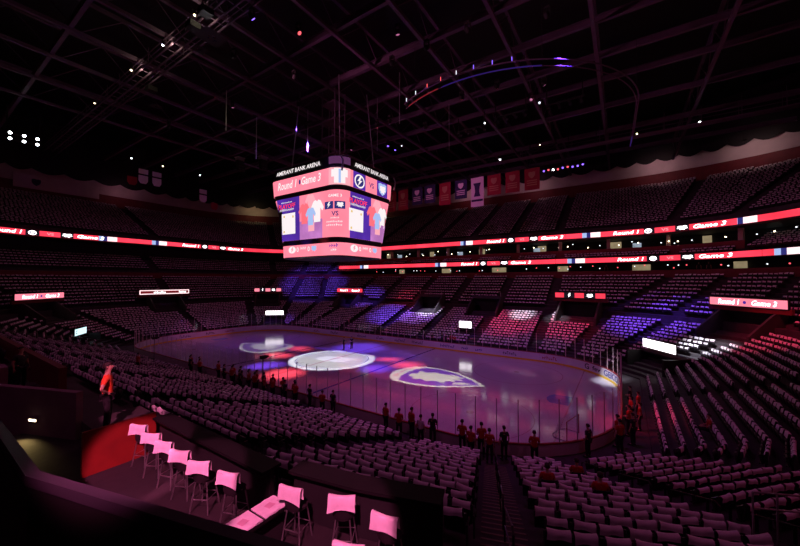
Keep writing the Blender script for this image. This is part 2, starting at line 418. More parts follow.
# ---------------------------------------------------------------- text as flat geometry
_TX = {}
def text2d(body, shear=0.0):
    key = (body, shear)
    if key not in _TX:
        c = bpy.data.curves.new('t', 'FONT'); c.body = body; c.size = 1; c.shear = shear; c.resolution_u = 2; c.align_x = 'CENTER'; c.align_y = 'CENTER'; c.offset = .018
        o = bpy.data.objects.new('t', c); COL.objects.link(o); dg = bpy.context.evaluated_depsgraph_get()
        me = bpy.data.meshes.new_from_object(o.evaluated_get(dg)); bpy.data.objects.remove(o); bpy.data.curves.remove(c)
        vs = np.array([v.co[:2] for v in me.vertices]); fs = [tuple(p.vertices) for p in me.polygons]; bpy.data.meshes.remove(me)
        vs -= (vs.min(0)+vs.max(0))/2; _TX[key] = (vs, fs)
    return _TX[key]
def put_text(mb, body, fn, cx, cy, w_, h_, shear=0.0):
    """fit a text into the box w_ x h_ round (cx, cy); fn maps the flat (x, y) to a point"""
    if body[0] == '~':       # writing too small to read in the photograph: a run of strokes
        n = int(body[1:]); rr = random.Random(n)
        for i in range(n):
            x0 = cx-w_/2+w_*i/n; g = w_/n; hh = h_*rr.choice((.7, .85, 1)); y0 = cy-h_/2
            for q in (((x0, y0), (x0+g*.3, y0), (x0+g*.3, y0+hh), (x0, y0+hh)), ((x0, y0+hh*.4), (x0+g*.75, y0+hh*.4), (x0+g*.75, y0+hh*.65), (x0, y0+hh*.65))):
                k = len(mb.v); mb.v += [tuple(fn(*p)) for p in q]; mb.f.append((k, k+1, k+2, k+3))
        return
    vs, fs = text2d(body, shear); ext = vs.max(0)-vs.min(0); k = len(mb.v)
    for x, y in vs: mb.v.append(tuple(fn(cx + x/ext[0]*w_, cy + y/ext[1]*h_)))
    for f in fs: mb.f.append(tuple(k+i for i in f))
def put_poly(mb, pts, fn):
    k = len(mb.v)
    for x, y in pts: mb.v.append(tuple(fn(x, y)))
    mb.f.append(tuple(range(k, k+len(pts))))
def put_grid(mb, x0, x1, y0, y1, fn, nx=8, ny=2):
    rows = [[fn(x0+(x1-x0)*i/nx, y0+(y1-y0)*j/ny) for i in range(nx+1)] for j in range(ny+1)]; mb.sheet(rows)
def disc(cx, cy, r, n=20, sx=1.0): return [(cx+sx*r*math.cos(2*PI*i/n), cy+r*math.sin(2*PI*i/n)) for i in range(n)]
BOLT = [(.10, .95), (-.55, -.08), (-.08, .02), (-.42, -.95), (.62, .22), (.10, .12), (.52, .95)]
CAT = [(-.75, .55), (-.35, .75), (.1, .62), (.55, .8), (.85, .45), (.7, .05), (.95, -.3), (.55, -.35), (.35, -.85), (-.05, -.55), (-.35, -.75), (-.4, -.3), (-.85, -.25), (-.6, .1)]
SHIELD = [(-.85, .8), (-.4, .95), (0, .85), (.4, .95), (.85, .8), (.85, 0), (.55, -.6), (0, -1), (-.55, -.6), (-.85, 0)]
def put_icon(mb, pts, fn, cx, cy, sx, sy): put_poly(mb, [(cx+x*sx, cy+y*sy) for x, y in pts], fn)

# ---------------------------------------------------------------- LED ribbons
def path_of(lo, hi, d):
    P = [];
    for i in range(lo, hi+1):
        st = STN[i % NST][0]; p = pos(st, d)
        if not P or math.hypot(p[0]-P[-1][0], p[1]-P[-1][1]) > .05: P.append(p)
    # refine corner bends
    s = [0]
    for a, b_ in zip(P, P[1:]): s.append(s[-1]+math.hypot(b_[0]-a[0], b_[1]-a[1]))
    return P, s
def on_path(P, s, u, off):
    u = min(max(u, 0), s[-1]-1e-6)
    i = max(k for k in range(len(s)-1) if s[k] <= u); f = (u-s[i])/(s[i+1]-s[i]); a, b_ = P[i], P[i+1]
    tx, ty = (b_[0]-a[0]), (b_[1]-a[1]); l_ = math.hypot(tx, ty); tx /= l_; ty /= l_
    return (a[0]+(b_[0]-a[0])*f - ty*off, a[1]+(b_[1]-a[1])*f + tx*off)
def ribbon(name, lo, hi, d, z0, z1, label, plen, groups, blocks_):
    P, s = path_of(lo, hi, d); t = empty(name, (*P[0], z0)); tag(t, label, 'led board')
    fn0 = lambda off: (lambda u, v: (lambda q: (q[0]-P[0][0], q[1]-P[0][1], v-z0))(on_path(P, s, u, off)))
    n = max(2, int(s[-1]/1.6)); mb = MB()
    rows = [[fn0(o)(s[-1]*i/n, z) for i in range(n+1)] for o, z in ((-.15, z0-.12), (.10, z0-.12), (.10, z0))]
    mb.sheet(rows); rows = [[fn0(o)(s[-1]*i/n, z) for i in range(n+1)] for o, z in ((.10, z1), (.10, z1+.12), (-.15, z1+.12))]; mb.sheet(rows)
    mb.obj('housing', M['black'], t)
    m_ = int(s[-1]/plen); pl = s[-1]/m_; zc = (z0+z1)/2; h = z1-z0
    us = np.linspace(0, s[-1], 1500); XY = np.array([on_path(P, s, float(u), 0) for u in us]); near_u = lambda x, y: float(us[np.argmin((XY[:, 0]-x)**2+(XY[:, 1]-y)**2)])
    panels = []
    for k in range(m_):     # LED cabinets: a run of panels
        mb = MB(); put_grid(mb, k*pl+.02, (k+1)*pl-.02, z0, z1, fn0(.12), 9, 1); panels.append(mb.obj('led_panel', M['led_red'], t))
    pan = lambda u: panels[min(m_-1, int(u/pl))]
    for x, y in groups:       # anticlockwise path: reading direction runs the other way
        u = near_u(x, y); scr = pan(u); f2 = lambda off: (lambda x_, y_: fn0(off)(u - x_, zc + y_))
        for x0_, x1_ in ((-3.0, -1.3), (1.3, 3.0)): mb = MB(); put_grid(mb, x0_, x1_, -h/2, h/2, f2(.17), 2, 1); mb.obj('logo_panel', M['led_black'], scr)
        mb = MB(); put_text(mb, 'Round 1', f2(.21), -5.2, 0, 3.6, h*.7, .2); mb.obj('lettering', M['led_white'], scr); mb = MB(); put_text(mb, 'Game 3', f2(.21), 5.4, 0, 3.8, h*.7, .2); mb.obj('lettering', M['led_white'], scr)
        mb = MB(); put_poly(mb, disc(-2.15, 0, h*.44, 18, 1.35), f2(.21)); mb.obj('emblem', M['led_white'], scr); mb = MB(); put_icon(mb, CAT, f2(.21), 2.15, 0, .78, h*.46); mb.obj('emblem', M['led_white'], scr)
        mb = MB(); put_poly(mb, disc(-2.15, 0, h*.34, 18, 1.35), f2(.225)); mb.obj('ring', M['led_navy'], scr); mb = MB(); put_icon(mb, BOLT, f2(.24), -2.15, 0, .5, h*.42); mb.obj('emblem', M['led_white'], scr)
        mb = MB(); put_text(mb, 'VS', f2(.21), 0, 0, .9, h*.5); mb.obj('lettering', M['led_pink2'], scr)
    for x, y in blocks_:
        u = near_u(x, y); scr = pan(u); f2 = lambda off: (lambda x_, y_: fn0(off)(u - x_, zc + y_))
        mb = MB(); put_grid(mb, -1.4, -.7, -h/2, h/2, f2(.14), 2, 1); mb.obj('logo_panel', M['led_sky'], scr); mb = MB(); put_grid(mb, -.7, -.1, -h/2, h/2, f2(.14), 2, 1); mb.obj('logo_panel', M['led_navy'], scr)
        mb = MB(); put_grid(mb, -.1, 1.4, -h/2, h/2, f2(.14), 2, 1); mb.obj('logo_panel', M['led_cream'], scr)
    return t
i_fl90 = sidx('FL', 90); i_fr0 = sidx('FR', 0); i_nr20 = sidx('NR', 20)
ribbon('led_ribbon', i_nr20, sidx('FL', 80.5), 23.7, 13.05, 13.85, 'lower red LED ribbon board running along the far suites', 13.0, [(36.8, 35.0), (8.9, 36.6), (51, 6)], [(23.8, 36.6), (-3, 36.6), (47.5, 28), (-25, 36.6)])
ribbon('led_ribbon', i_nr20, sidx('NL', 71), 23.85, 17.5, 18.35, 'upper red LED ribbon board on the front of the upper deck', 15.0, [(36.2, 35.2), (14.5, 36.8), (-51, 12), (-52, -16)], [(44, 31), (26.3, 36.8), (3, 36.8), (-51, -8), (-51.8, 0.5)])

# ---------------------------------------------------------------- suite level between the ribbons
s0, s1 = i_nr20, i_fl90
tag(ring('floor_suite', [(23.75, 13.0), (24.2, 13.9), (24.4, 13.9), (24.4, 13.6), (25.3, 13.6), (25.3, 14.0), (26.3, 14.0), (26.3, 15.0), (31, 15.0)], M['dark'], lo=s0, hi=s1), 'dark suite-level floor slab above the lower ribbon', kind='structure')
tag(ring('wall_suite_front', [(26.15, 13.9), (26.15, 15.55), (26.3, 15.6), (26.3, 15.0)], M['riser_red'], lo=sidx('FR', 52), hi=s1), 'dark red suite front between the two ribbons', kind='structure')
P31, S31 = path_of(s0, s1, 30.9); P24, S24 = path_of(s0, s1, 24.6); P27, S27 = path_of(s0, s1, 27.5)
def wallbox(name, Pp, Sp, u, w_, z0, z1, depth, material, label, cat, group, inset=0.0):
    q0 = on_path(Pp, Sp, u-w_/2, inset); q1 = on_path(Pp, Sp, u+w_/2, inset); q2 = on_path(Pp, Sp, u+w_/2, inset+depth); q3 = on_path(Pp, Sp, u-w_/2, inset+depth)
    mb = MB(); c = ((q0[0]+q2[0])/2, (q0[1]+q2[1])/2, z0)
    mb.prism([(q[0]-c[0], q[1]-c[1]) for q in (q0, q1, q2, q3)], 0, z1-z0); o = mb.obj(name, material, loc=c)
    return tag(o, label, cat, group)
k = 0; u = 4.0
while u < S31[-1]-3:
    f = u/S31[-1]
    if k % 2 == 0: wallbox('suite_column', P24, S24, u*S24[-1]/S31[-1], .55, 15.0, 17.35, .5, M['beige'], f'beige suite column, {ORD(k//2+1)} from the right along the upper suites', 'column', 'suite columns', -2.6)
    if k % 3 == 1: wallbox('glow_wall', P31, S31, u, 1.1 + (k % 4)*.25, 15.05, 17.1, .2, M['suite_glow'], f'warm self-glowing suite back wall, {ORD(k//3+1)} from the right above lower ribbon', 'wall panel', 'self-glowing suite walls', .15)
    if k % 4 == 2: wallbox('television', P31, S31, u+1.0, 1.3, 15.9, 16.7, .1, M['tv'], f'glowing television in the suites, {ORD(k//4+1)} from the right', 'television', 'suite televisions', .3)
    if k % 3 == 0: wallbox('glow_wall', P31, S31, u+.4, 1.5 + (k % 5)*.4, 11.2, 12.8, .2, M['suite_glow'], f'warm self-glowing bar wall, {ORD(k//3+1)} from the right below the lower ribbon', 'wall panel', 'self-glowing bar walls', .15)
    u += 4.3; k += 1
# small bulbs in the bars and suites
mbulb = MB(); mbulb.lathe([(.02, -.09), (.09, -.05), (.11, 0), (.08, .06), (.03, .1)], n=8); me_w = mbulb.mesh('bulb', M['lens_warm'], True); mbulb2 = mbulb.mesh('bulb', M['lens_small'], True); mbulb3 = mbulb.mesh('bulb', M['lens_red'], True)
US_ = sorted(float(q) for q in RNG.uniform(2, S27[-1]-2, 130))
for i in range(130):
    u = US_[i]; z = 12.5 if i % 2 else 16.6; q = on_path(P27, S27, u, RNG.uniform(-2.5, 1.6)); z += RNG.uniform(-.5, .15)
    o = link('pendant_bulb', (me_w, mbulb2, mbulb2, mbulb3)[i % 4], None, (q[0], q[1], z)); tag(o, f'small pendant bulb glowing in the {"bars under the lower" if i % 2 else "suites under the upper"} ribbon, {ORD(i//2+1)} from right', 'bulb', 'bulbs in the lower bars' if i % 2 else 'bulbs in the upper suites')

# club seats deck at the left end, above the parapet
cl0, cl1 = sidx('FL', 80.5), sidx('NL', 71)
prof = [(24.1, 11.6)]
for k in range(6): prof += [(24.3+.95*k, 11.9+.5*k), (25.2+.95*k, 11.9+.5*k)]
tag(ring('club_stand', prof, M['tread'], lo=cl0, hi=cl1), 'stepped club deck above the red parapet at the left end', kind='structure')
prof = [(24.6, 13.9)]
for k in range(6): prof += [(24.8+.9*k, 14.0+.35*k), (25.65+.9*k, 14.0+.35*k)]
tag(ring('suite_stand', prof, M['dark'], lo=i_nr20, hi=sidx('FR', 61.5)), 'low stepped suite deck at the right end between the ribbons', kind='structure')

# ---------------------------------------------------------------- vomitories and their signs
def local(st, d):
    p = Vector((*pos(st, d), 0)); q = Vector((*pos(st, d+.5), 0)); n = (p-q).normalized()          # inward
    k, v = st
    if k in ('near', 'far', 'left', 'right'):
        n = Vector({'near': (0, 1, 0), 'far': (0, -1, 0), 'left': (1, 0, 0), 'right': (-1, 0, 0)}[k])
    else: n = Vector((-nrm(st)[0], -nrm(st)[1], 0))
    t = Vector((n.y, -n.x, 0)); return p, t, n
VOMS = [(('far', -20.6), 8.0, 'bar', 'Round 1 - Game 3'), (('far', 0.0), 4.6, None, ''), (('far', 10.9), 5.0, None, ''), (('FR', 81), 7.4, 'logo', ''),
        (('FR', 36), 7.8, 'text', 'Round 1 - Game 3'), (('left', -1.4), 9.0, 'frame', ''), (('FL', 41), 6.5, 'logo', ''), (('NL', 43), 8.4, 'text', 'Round 1 - Game 3')]
VOMS[5] = (('left', -1.4), 9.0, 'frame', '')
TUNN = [(('FR', 34), 4.2, 4.6), (('FL', 48), 3.6, 4.6), (('NL', 56), 3.2, 6.4)]
VB = []
for vi, (st, wv, sg, txt) in enumerate(VOMS):
    p, t, n = local(st, 12.6); MX = frame((p.x, p.y, 0), t, n); VB.append((p, t, n, wv))
    v = empty('vomitory', (0, 0, 0)); v.matrix_world = MX
    nm = ['left end of the far side', 'middle of the far side', 'right of the far middle', 'right end of the far side', 'far right corner', 'left end', 'far left corner', 'near left corner'][vi]
    tag(v, f'dark stand entrance cut into the {nm}', kind='structure')
    wi = min(wv, 5.2)
    mb = MB(); mb.box((0, -1.7, 5.2), (wi, .2, 3.6)); mb.obj('back_wall', M['dark'], v)
    mb = MB(); mb.box((0, -1.58, 4.9), (wi*.55, .06, 2.5)); mb.obj('doorway', M['black'], v)
    for s_ in (-1, 1):
        mb = MB(); mb.prism([(-1.75, 3.4), (2.2, 3.4), (2.2, 4.7), (-.2, 6.6), (-1.75, 7.5)], -.12, .12, lambda x, y, z: (s_*wi/2+z, x, y)); mb.obj('side_wall', M['concrete'], v)
    mb = MB(); mb.box((0, -.7, 7.05), (wv if sg else wi, .25, .5)); mb.box((0, -1.2, 6.86), (wi, 1.1, .12)); mb.obj('lintel', M['riser_red'] if sg else M['concrete'], v)
    if not sg:
        mb = MB(); mb.tube([(-wi/2, -.7, 8.0), (wi/2, -.7, 8.0)], .04, 6)
        for x in (-wi/2, 0, wi/2): mb.tube([(x, -.7, 7.2), (x, -.7, 8.0)], .035, 6)
        mb.obj('guard_rail', M['steel'], v)
        continue
    sgo = empty('led_sign'); sgo.matrix_world = frame((p.x + n.x*-.5, p.y + n.y*-.5, 7.3), t, n)
    hs = .84
    tag(sgo, {0: 'red-lit LED sign over the entrance below the scoreboard', 3: 'LED sign with two team logos on the far side right of centre', 4: 'wide pink LED sign over the far right corner entrance', 5: 'pale framed LED sign over the left end entrance', 6: 'LED sign with two team logos in the far left corner', 7: 'pink LED sign at the near left corner'}[vi], 'led sign', 'LED signs over the entrances')
    mb = MB(); mb.box((0, -.1, hs/2), (wv-.4, .22, hs+.14)); mb.obj('housing', M['black'], sgo)
    F = lambda off: (lambda x, y: (-x, .012+off, y))
    mb = MB(); put_grid(mb, -(wv-.5)/2, (wv-.5)/2, .02, hs-.02, F(.01), 4, 1)
    scr = mb.obj('screen', {'text': M['led_pink'], 'bar': M['led_red'], 'logo': M['led_black'], 'frame': M['led_cream']}[sg], sgo)
    ww = wv-.5
    if sg in ('text', 'bar'):
        mb = MB(); put_text(mb, 'Round 1', F(.03), -ww*.22, hs/2, ww*.30, hs*.6, .2); mb.obj('lettering', M['led_white'], scr); mb = MB(); put_text(mb, 'Game 3', F(.03), ww*.24, hs/2, ww*.30, hs*.6, .2); mb.obj('lettering', M['led_white'], scr)
        mb = MB(); put_poly(mb, disc(0, hs/2, .16), F(.03)); mb.obj('lettering', M['led_blue'], scr)
    elif sg == 'logo':
        for x in (-.4, 0, .4): mb = MB(); put_grid(mb, ww*(x-.09), ww*(x+.09), .06, hs-.06, F(.025), 2, 1); mb.obj('panel', M['led_pink'] if vi != 3 else M['led_red'], scr)
        mb = MB(); put_icon(mb, BOLT, F(.03), -ww*.2, hs/2, ww*.05, hs*.42); mb.obj('emblem', M['led_white'], scr); mb = MB(); put_icon(mb, CAT, F(.03), ww*.2, hs/2, ww*.07, hs*.40); mb.obj('lettering', M['led_white'], scr)
    else:
        mb = MB(); put_grid(mb, -ww/2+.15, ww/2-.15, .17, hs-.17, F(.025), 2, 1); mb.obj('panel', M['tube_red'], scr)
        mb = MB(); put_text(mb, '~8', F(.035), -ww*.11, hs/2, ww*.24, hs*.5); mb.obj('lettering', M['led_white'], scr); mb = MB(); put_text(mb, '~6', F(.035), ww*.36, hs/2, ww*.16, hs*.5); mb.obj('lettering', M['led_white'], scr)
TB = []
for vi, (st, wv, td) in enumerate(TUNN):
    p, t, n = local(st, td); TB.append((p, t, n, wv+1.2)); v = empty('tunnel_portal'); v.matrix_world = frame((p.x, p.y, 0), t, n)
    tag(v, ['dark ice-level tunnel in the far right corner', 'dark ice-level tunnel in the far left corner', 'dark ice-level tunnel in the near left corner'][vi], kind='structure')
    mb = MB(); mb.box((0, -1.2, 1.2), (wv, .2, 2.4)); mb.obj('back_wall', M['black'], v)
    for s_ in (-1, 1):
        mb = MB(); mb.box((s_*(wv/2+.3), -.2, 1.3), (.2, 4.2, 2.6)); mb.obj('side_wall', M['dark'], v)
    mb = MB(); mb.box((0, -.4, 2.55), (wv+.8, 1.6, .15)); mb.obj('lintel', M['dark'], v)
    so = empty('white_sign'); so.matrix_world = frame((p.x+n.x*.4, p.y+n.y*.4, 3.0 if vi == 0 else 2.65), t, n)
    tag(so, ['bright white advertising sign over the far right corner tunnel', 'bright white advertising sign over the far left corner tunnel', 'pale blue-white advertising sign over near left corner tunnel'][vi], 'sign', 'white signs over the tunnels')
    mb = MB(); mb.box((0, -.06, .45), (wv+.1, .1, 1.0)); mb.obj('housing', M['black'], so)
    mb = MB(); put_grid(mb, -wv/2, wv/2, .02, .88, lambda x, y: (-x, .005, y), 2, 1); scr = mb.obj('screen', M['led_white'] if vi < 2 else M['led_teal'], so)
    mb = MB(); put_text(mb, 'C', lambda x, y: (-x, .02, y), -wv*.36, .45, .4, .5); mb.obj('lettering', M['led_navy'], scr); mb = MB(); put_text(mb, '~9', lambda x, y: (-x, .02, y), wv*.1, .44, wv*.5, .26)
    mb.obj('lettering', M['led_pale'], scr)

# ---------------------------------------------------------------- ice boards and glass
def rinkpath(d, step):
    P = outline(d, 12); out = []; tot = 0
    Q = P + [P[0]]; s = [0]
    for a, b_ in zip(Q, Q[1:]): s.append(s[-1]+math.hypot(b_[0]-a[0], b_[1]-a[1]))
    return Q, s
Q, sQ = rinkpath(.06, 1); TOT = sQ[-1]
def qp(u, off=0.0):
    u = u % TOT; i = max(k for k in range(len(sQ)-1) if sQ[k] <= u + 1e-9); i = min(i, len(sQ)-2)
    while sQ[i+1]-sQ[i] < 1e-6: i += 1
    f = (u-sQ[i])/(sQ[i+1]-sQ[i]); a, b_ = Q[i], Q[i+1]; l_ = math.hypot(b_[0]-a[0], b_[1]-a[1]); tx, ty = (b_[0]-a[0])/l_, (b_[1]-a[1])/l_
    return (a[0]+(b_[0]-a[0])*f - ty*off, a[1]+(b_[1]-a[1])*f + tx*off)   # +off = towards the ice
def sweep_u(mb, u0, u1, prof, n):
    mb.sheet([[(*qp(u0+(u1-u0)*i/n, o), z) for i in range(n+1)] for o, z in prof])
boards = empty('rink_boards'); tag(boards, 'white rink boards with yellow kick strip and dark red cap', 'boards')
NB = 72
for k in range(NB):
    u0, u1 = TOT*k/NB+.012, TOT*(k+1)/NB-.012
    mb = MB(); sweep_u(mb, u0, u1, [(-.03, .20), (.03, .20), (.03, 1.05), (-.03, 1.05), (-.03, .20)], 4); mb.obj('board_panel', M['board'], boards)
for nm, mt, pr in (('kick_strip', M['kick'], [(-.03, 0), (.045, 0), (.045, .21), (-.03, .21)]), ('cap_rail', M['board_red'], [(-.08, 1.04), (.05, 1.04), (.05, 1.11), (-.08, 1.11), (-.08, 1.04)])):
    mb = MB(); sweep_u(mb, 0, TOT, pr, 180); mb.obj(nm, mt, boards)
# board advertising the photo shows on the far side and in the corner
def board_text(body, x, y, w_, h_, material):
    us = np.linspace(0, TOT, 1200); u = min(us, key=lambda q: (qp(q)[0]-x)**2+(qp(q)[1]-y)**2)
    mb = MB(); put_text(mb, body, lambda a, b_: (*qp(u - a, .045), .62+b_), 0, 0, w_, h_); mb.obj('lettering', material, boards)
NAVY = mat('print_navy', (.03, .04, .30), .5); BLK = mat('print_black', (.03, .03, .04), .5); RDP = mat('print_red', (.5, .03, .05), .5)
bigc = lambda a: (21.95+RC*math.cos(R_(a)), 4.42+RC*math.sin(R_(a)))
board_text('GEICO', *bigc(24), 3.0, .6, NAVY); board_text('fev', *bigc(42), 1.2, .46, BLK); board_text('G', *bigc(51), .6, .6, BLK)
# sponsors' lettering too far off to read: runs of small strokes
def board_marks(x, y, n, h_, material, seed):
    rr = random.Random(seed); us = np.linspace(0, TOT, 1200); u = min(us, key=lambda q: (qp(q)[0]-x)**2+(qp(q)[1]-y)**2); mb = MB()
    for i in range(n):
        a0 = (i-n/2)*.25; hh = h_*rr.choice((.6, .6, .8, 1)); fn = lambda a, b_: (*qp(u - a, .045), .62+b_)
        put_poly(mb, [(a0, -h_/2), (a0+.07, -h_/2), (a0+.07, -h_/2+hh), (a0, -h_/2+hh)], fn)
        z = -h_/2 + hh*rr.choice((0, .4, .8)); put_poly(mb, [(a0, z), (a0+.19, z), (a0+.19, z+.09), (a0, z+.09)], fn)
    mb.obj('lettering', material, boards)
for i, (x, n, c) in enumerate(((9.8, 9, NAVY), (12.4, 4, NAVY), (14.4, 4, NAVY), (18.6, 7, BLK), (23.3, 7, RDP), (4.8, 8, BLK), (1.6, 8, NAVY), (-2.2, 6, BLK), (-6.0, 8, NAVY), (-12.4, 7, BLK), (-17.0, 6, RDP))): board_marks(x, B, n, .42, c, i)
for i, (y, n, c) in enumerate(((-3.5, 7, NAVY), (.6, 6, BLK), (4.2, 7, RDP))): board_marks(-L, y, n, .42, c, 40+i)
glass = empty('rink_glass'); tag(glass, 'clear glass panes on steel posts standing on the rink boards', 'glass')
NG = 140; GP = TOT/NG
post = MB(); post.box((0, 0, 1.25), (.038, .05, 2.4)); me_post = post.mesh('stanchion', M['steel']); me_post_lit = post.mesh('stanchion', mat('lit_post', (.75, .60, .58), .4, spec=.5))  # pale copy: light on the far and end posts put into the colour
for k in range(NG):
    u0 = k*GP; q0 = qp(u0, -.015); q1 = qp(u0+GP, -.015)
    fx, fy = q0; bench = fy > B-1 and -9 < fx < 9
    if bench and k % 1 == 0 and abs(fx) < 8: hgt = 1.5
    else: hgt = 2.4
    mb = MB(); l_ = math.hypot(q1[0]-q0[0], q1[1]-q0[1]); tx, ty = (q1[0]-q0[0])/l_, (q1[1]-q0[1])/l_; nx, ny = -ty*.006, tx*.006
    a = (tx*.03, ty*.03); b_ = (q1[0]-q0[0]-tx*.03, q1[1]-q0[1]-ty*.03)
    mb.prism([(a[0]-nx, a[1]-ny), (b_[0]-nx, b_[1]-ny), (b_[0]+nx, b_[1]+ny), (a[0]+nx, a[1]+ny)], 1.12, 1.1+hgt); mb.obj('pane', M['glass'], glass, loc=(q0[0], q0[1], 0))
    o = link('stanchion', me_post_lit if (q0[0] < -20 or q0[1] > 6 or q0[0] > 29.6) else me_post, glass, (q0[0], q0[1], 0), math.atan2(ty, tx)); o.scale = (1, 1, hgt/2.4); o.location.z = 1.05*(1-hgt/2.4) if hgt < 2.4 else 0.0
    o.location.z = 1.06 - .05*hgt/2.4
# goal frame parked by the near boards
g = empty('goal_net', (28.0, -7.0, 0), R_(75)); tag(g, 'red hockey goal frame parked by the near right boards', 'goal')
mb = MB(); mb.tube([(-.92, 0, 0), (-.92, 0, 1.22), (.92, 0, 1.22), (.92, 0, 0)], .03, 8); mb.obj('post_frame', M['board_red'], g)
mb = MB(); mb.tube([(-.92, 0, .03), (-.9, .8, .03), (-.5, 1.1, .03), (.5, 1.1, .03), (.9, .8, .03), (.92, 0, .03)], .025, 6); mb.obj('base_frame', M['steel'], g)
mb = MB()
for i in range(9):
    x = -.9+1.8*i/8; mb.tube([(x, 0, 1.22), (x, .5, 1.2), (x, 1.0-.3*abs(x), .04)], .008, 4)
for i in range(6): z = .2*i+.04; mb.tube([(-.9, .1, z), (-.9, 1.0-.45*z, z), (.9, 1.0-.45*z, z), (.9, .1, z)], .008, 4)
mb.obj('netting', M['net'], g)

# ---------------------------------------------------------------- centre-hung scoreboard
SBR = 1.6
def sb_path(a, b_, s):
    q = SBR*PI/4; per = 2*(2*a-2*SBR)+2*(2*b_-2*SBR)+2*PI*SBR
    fa, fb = 2*a-2*SBR, 2*b_-2*SBR
    legs = [('L', q), ]
    if abs(s) <= q: th = -PI/4+s/SBR; return a-SBR+SBR*math.cos(th), -b_+SBR+SBR*math.sin(th)
    if s < 0:
        if -s-q <= fa: return a-SBR+(s+q), -b_
        r = -s-q-fa                                   # round the near left corner, then up the left face
        if r <= 2*q: th = -PI/2-r/SBR; return -a+SBR+SBR*math.cos(th), -b_+SBR+SBR*math.sin(th)
        return -a, -b_+SBR+min(fb, r-2*q)
    if s-q <= fb: return a, -b_+SBR+(s-q)
    r = s-q-fb
    if r <= 2*q: th = r/SBR; return a-SBR+SBR*math.cos(th), b_-SBR+SBR*math.sin(th)
    return a-SBR-min(fa, r-2*q), b_
def sb_surf(lv, off=0.0):
    (ta, tb, tz), (ba, bb, bz) = lv
    def fn(s, f):
        a = ba+(ta-ba)*f; b_ = bb+(tb-bb)*f; x, y = sb_path(a, b_, s); l_ = math.hypot(x/ (a*a), y/(b_*b_))
        x2, y2 = sb_path(a+off, b_+off, s)
        return (x2, y2, bz+(tz-bz)*f)
    return fn
SBL = {'top': ((6.1, 5.2, 22.05), (6.0, 5.1, 20.25)), 'main': ((5.85, 4.95, 19.75), (5.25, 4.35, 14.75)), 'bot': ((5.2, 4.3, 14.15), (5.15, 4.25, 12.75))}
sb = empty('scoreboard', (0, 0, 0)); tag(sb, 'four-sided video scoreboard hanging over centre ice', 'scoreboard')
def sb_ring(prof):
    mb = MB(); rows = []
    for a, b_, z in prof:
        row = []
        for sx, sy, a0 in ((1, 1, 0), (-1, 1, 90), (-1, -1, 180), (1, -1, 270)):
            for i in range(9):
                th = R_(a0+90*i/8); row.append((sx*(a-SBR)+SBR*math.cos(th), sy*(b_-SBR)+SBR*math.sin(th), z))
        rows.append(row)
    mb.sheet(rows, close=True); k = len(mb.v); n = len(rows[0]); mb.f.append(tuple(range(n))); mb.f.append(tuple(range(k-n, k))); return mb
sb_ring([(4.9, 4.0, 12.55), (5.14, 4.24, 12.6), (5.18, 4.28, 14.3), (5.25, 4.35, 14.62), (5.87, 4.97, 19.9), (6.0, 5.1, 20.1), (6.09, 5.19, 22.2), (6.0, 5.1, 22.3), (6.0, 5.1, 23.4), (5.4, 4.5, 23.5)]).obj('cabinet', M['black'], sb)
def sb_panel(name, lv, s0, s1, f0, f1, mt, off, par, nx=10, ny=2):
    mb = MB(); put_grid(mb, s0, s1, f0, f1, sb_surf(SBL[lv], off), nx, ny); return mb.obj(name, mt, par)
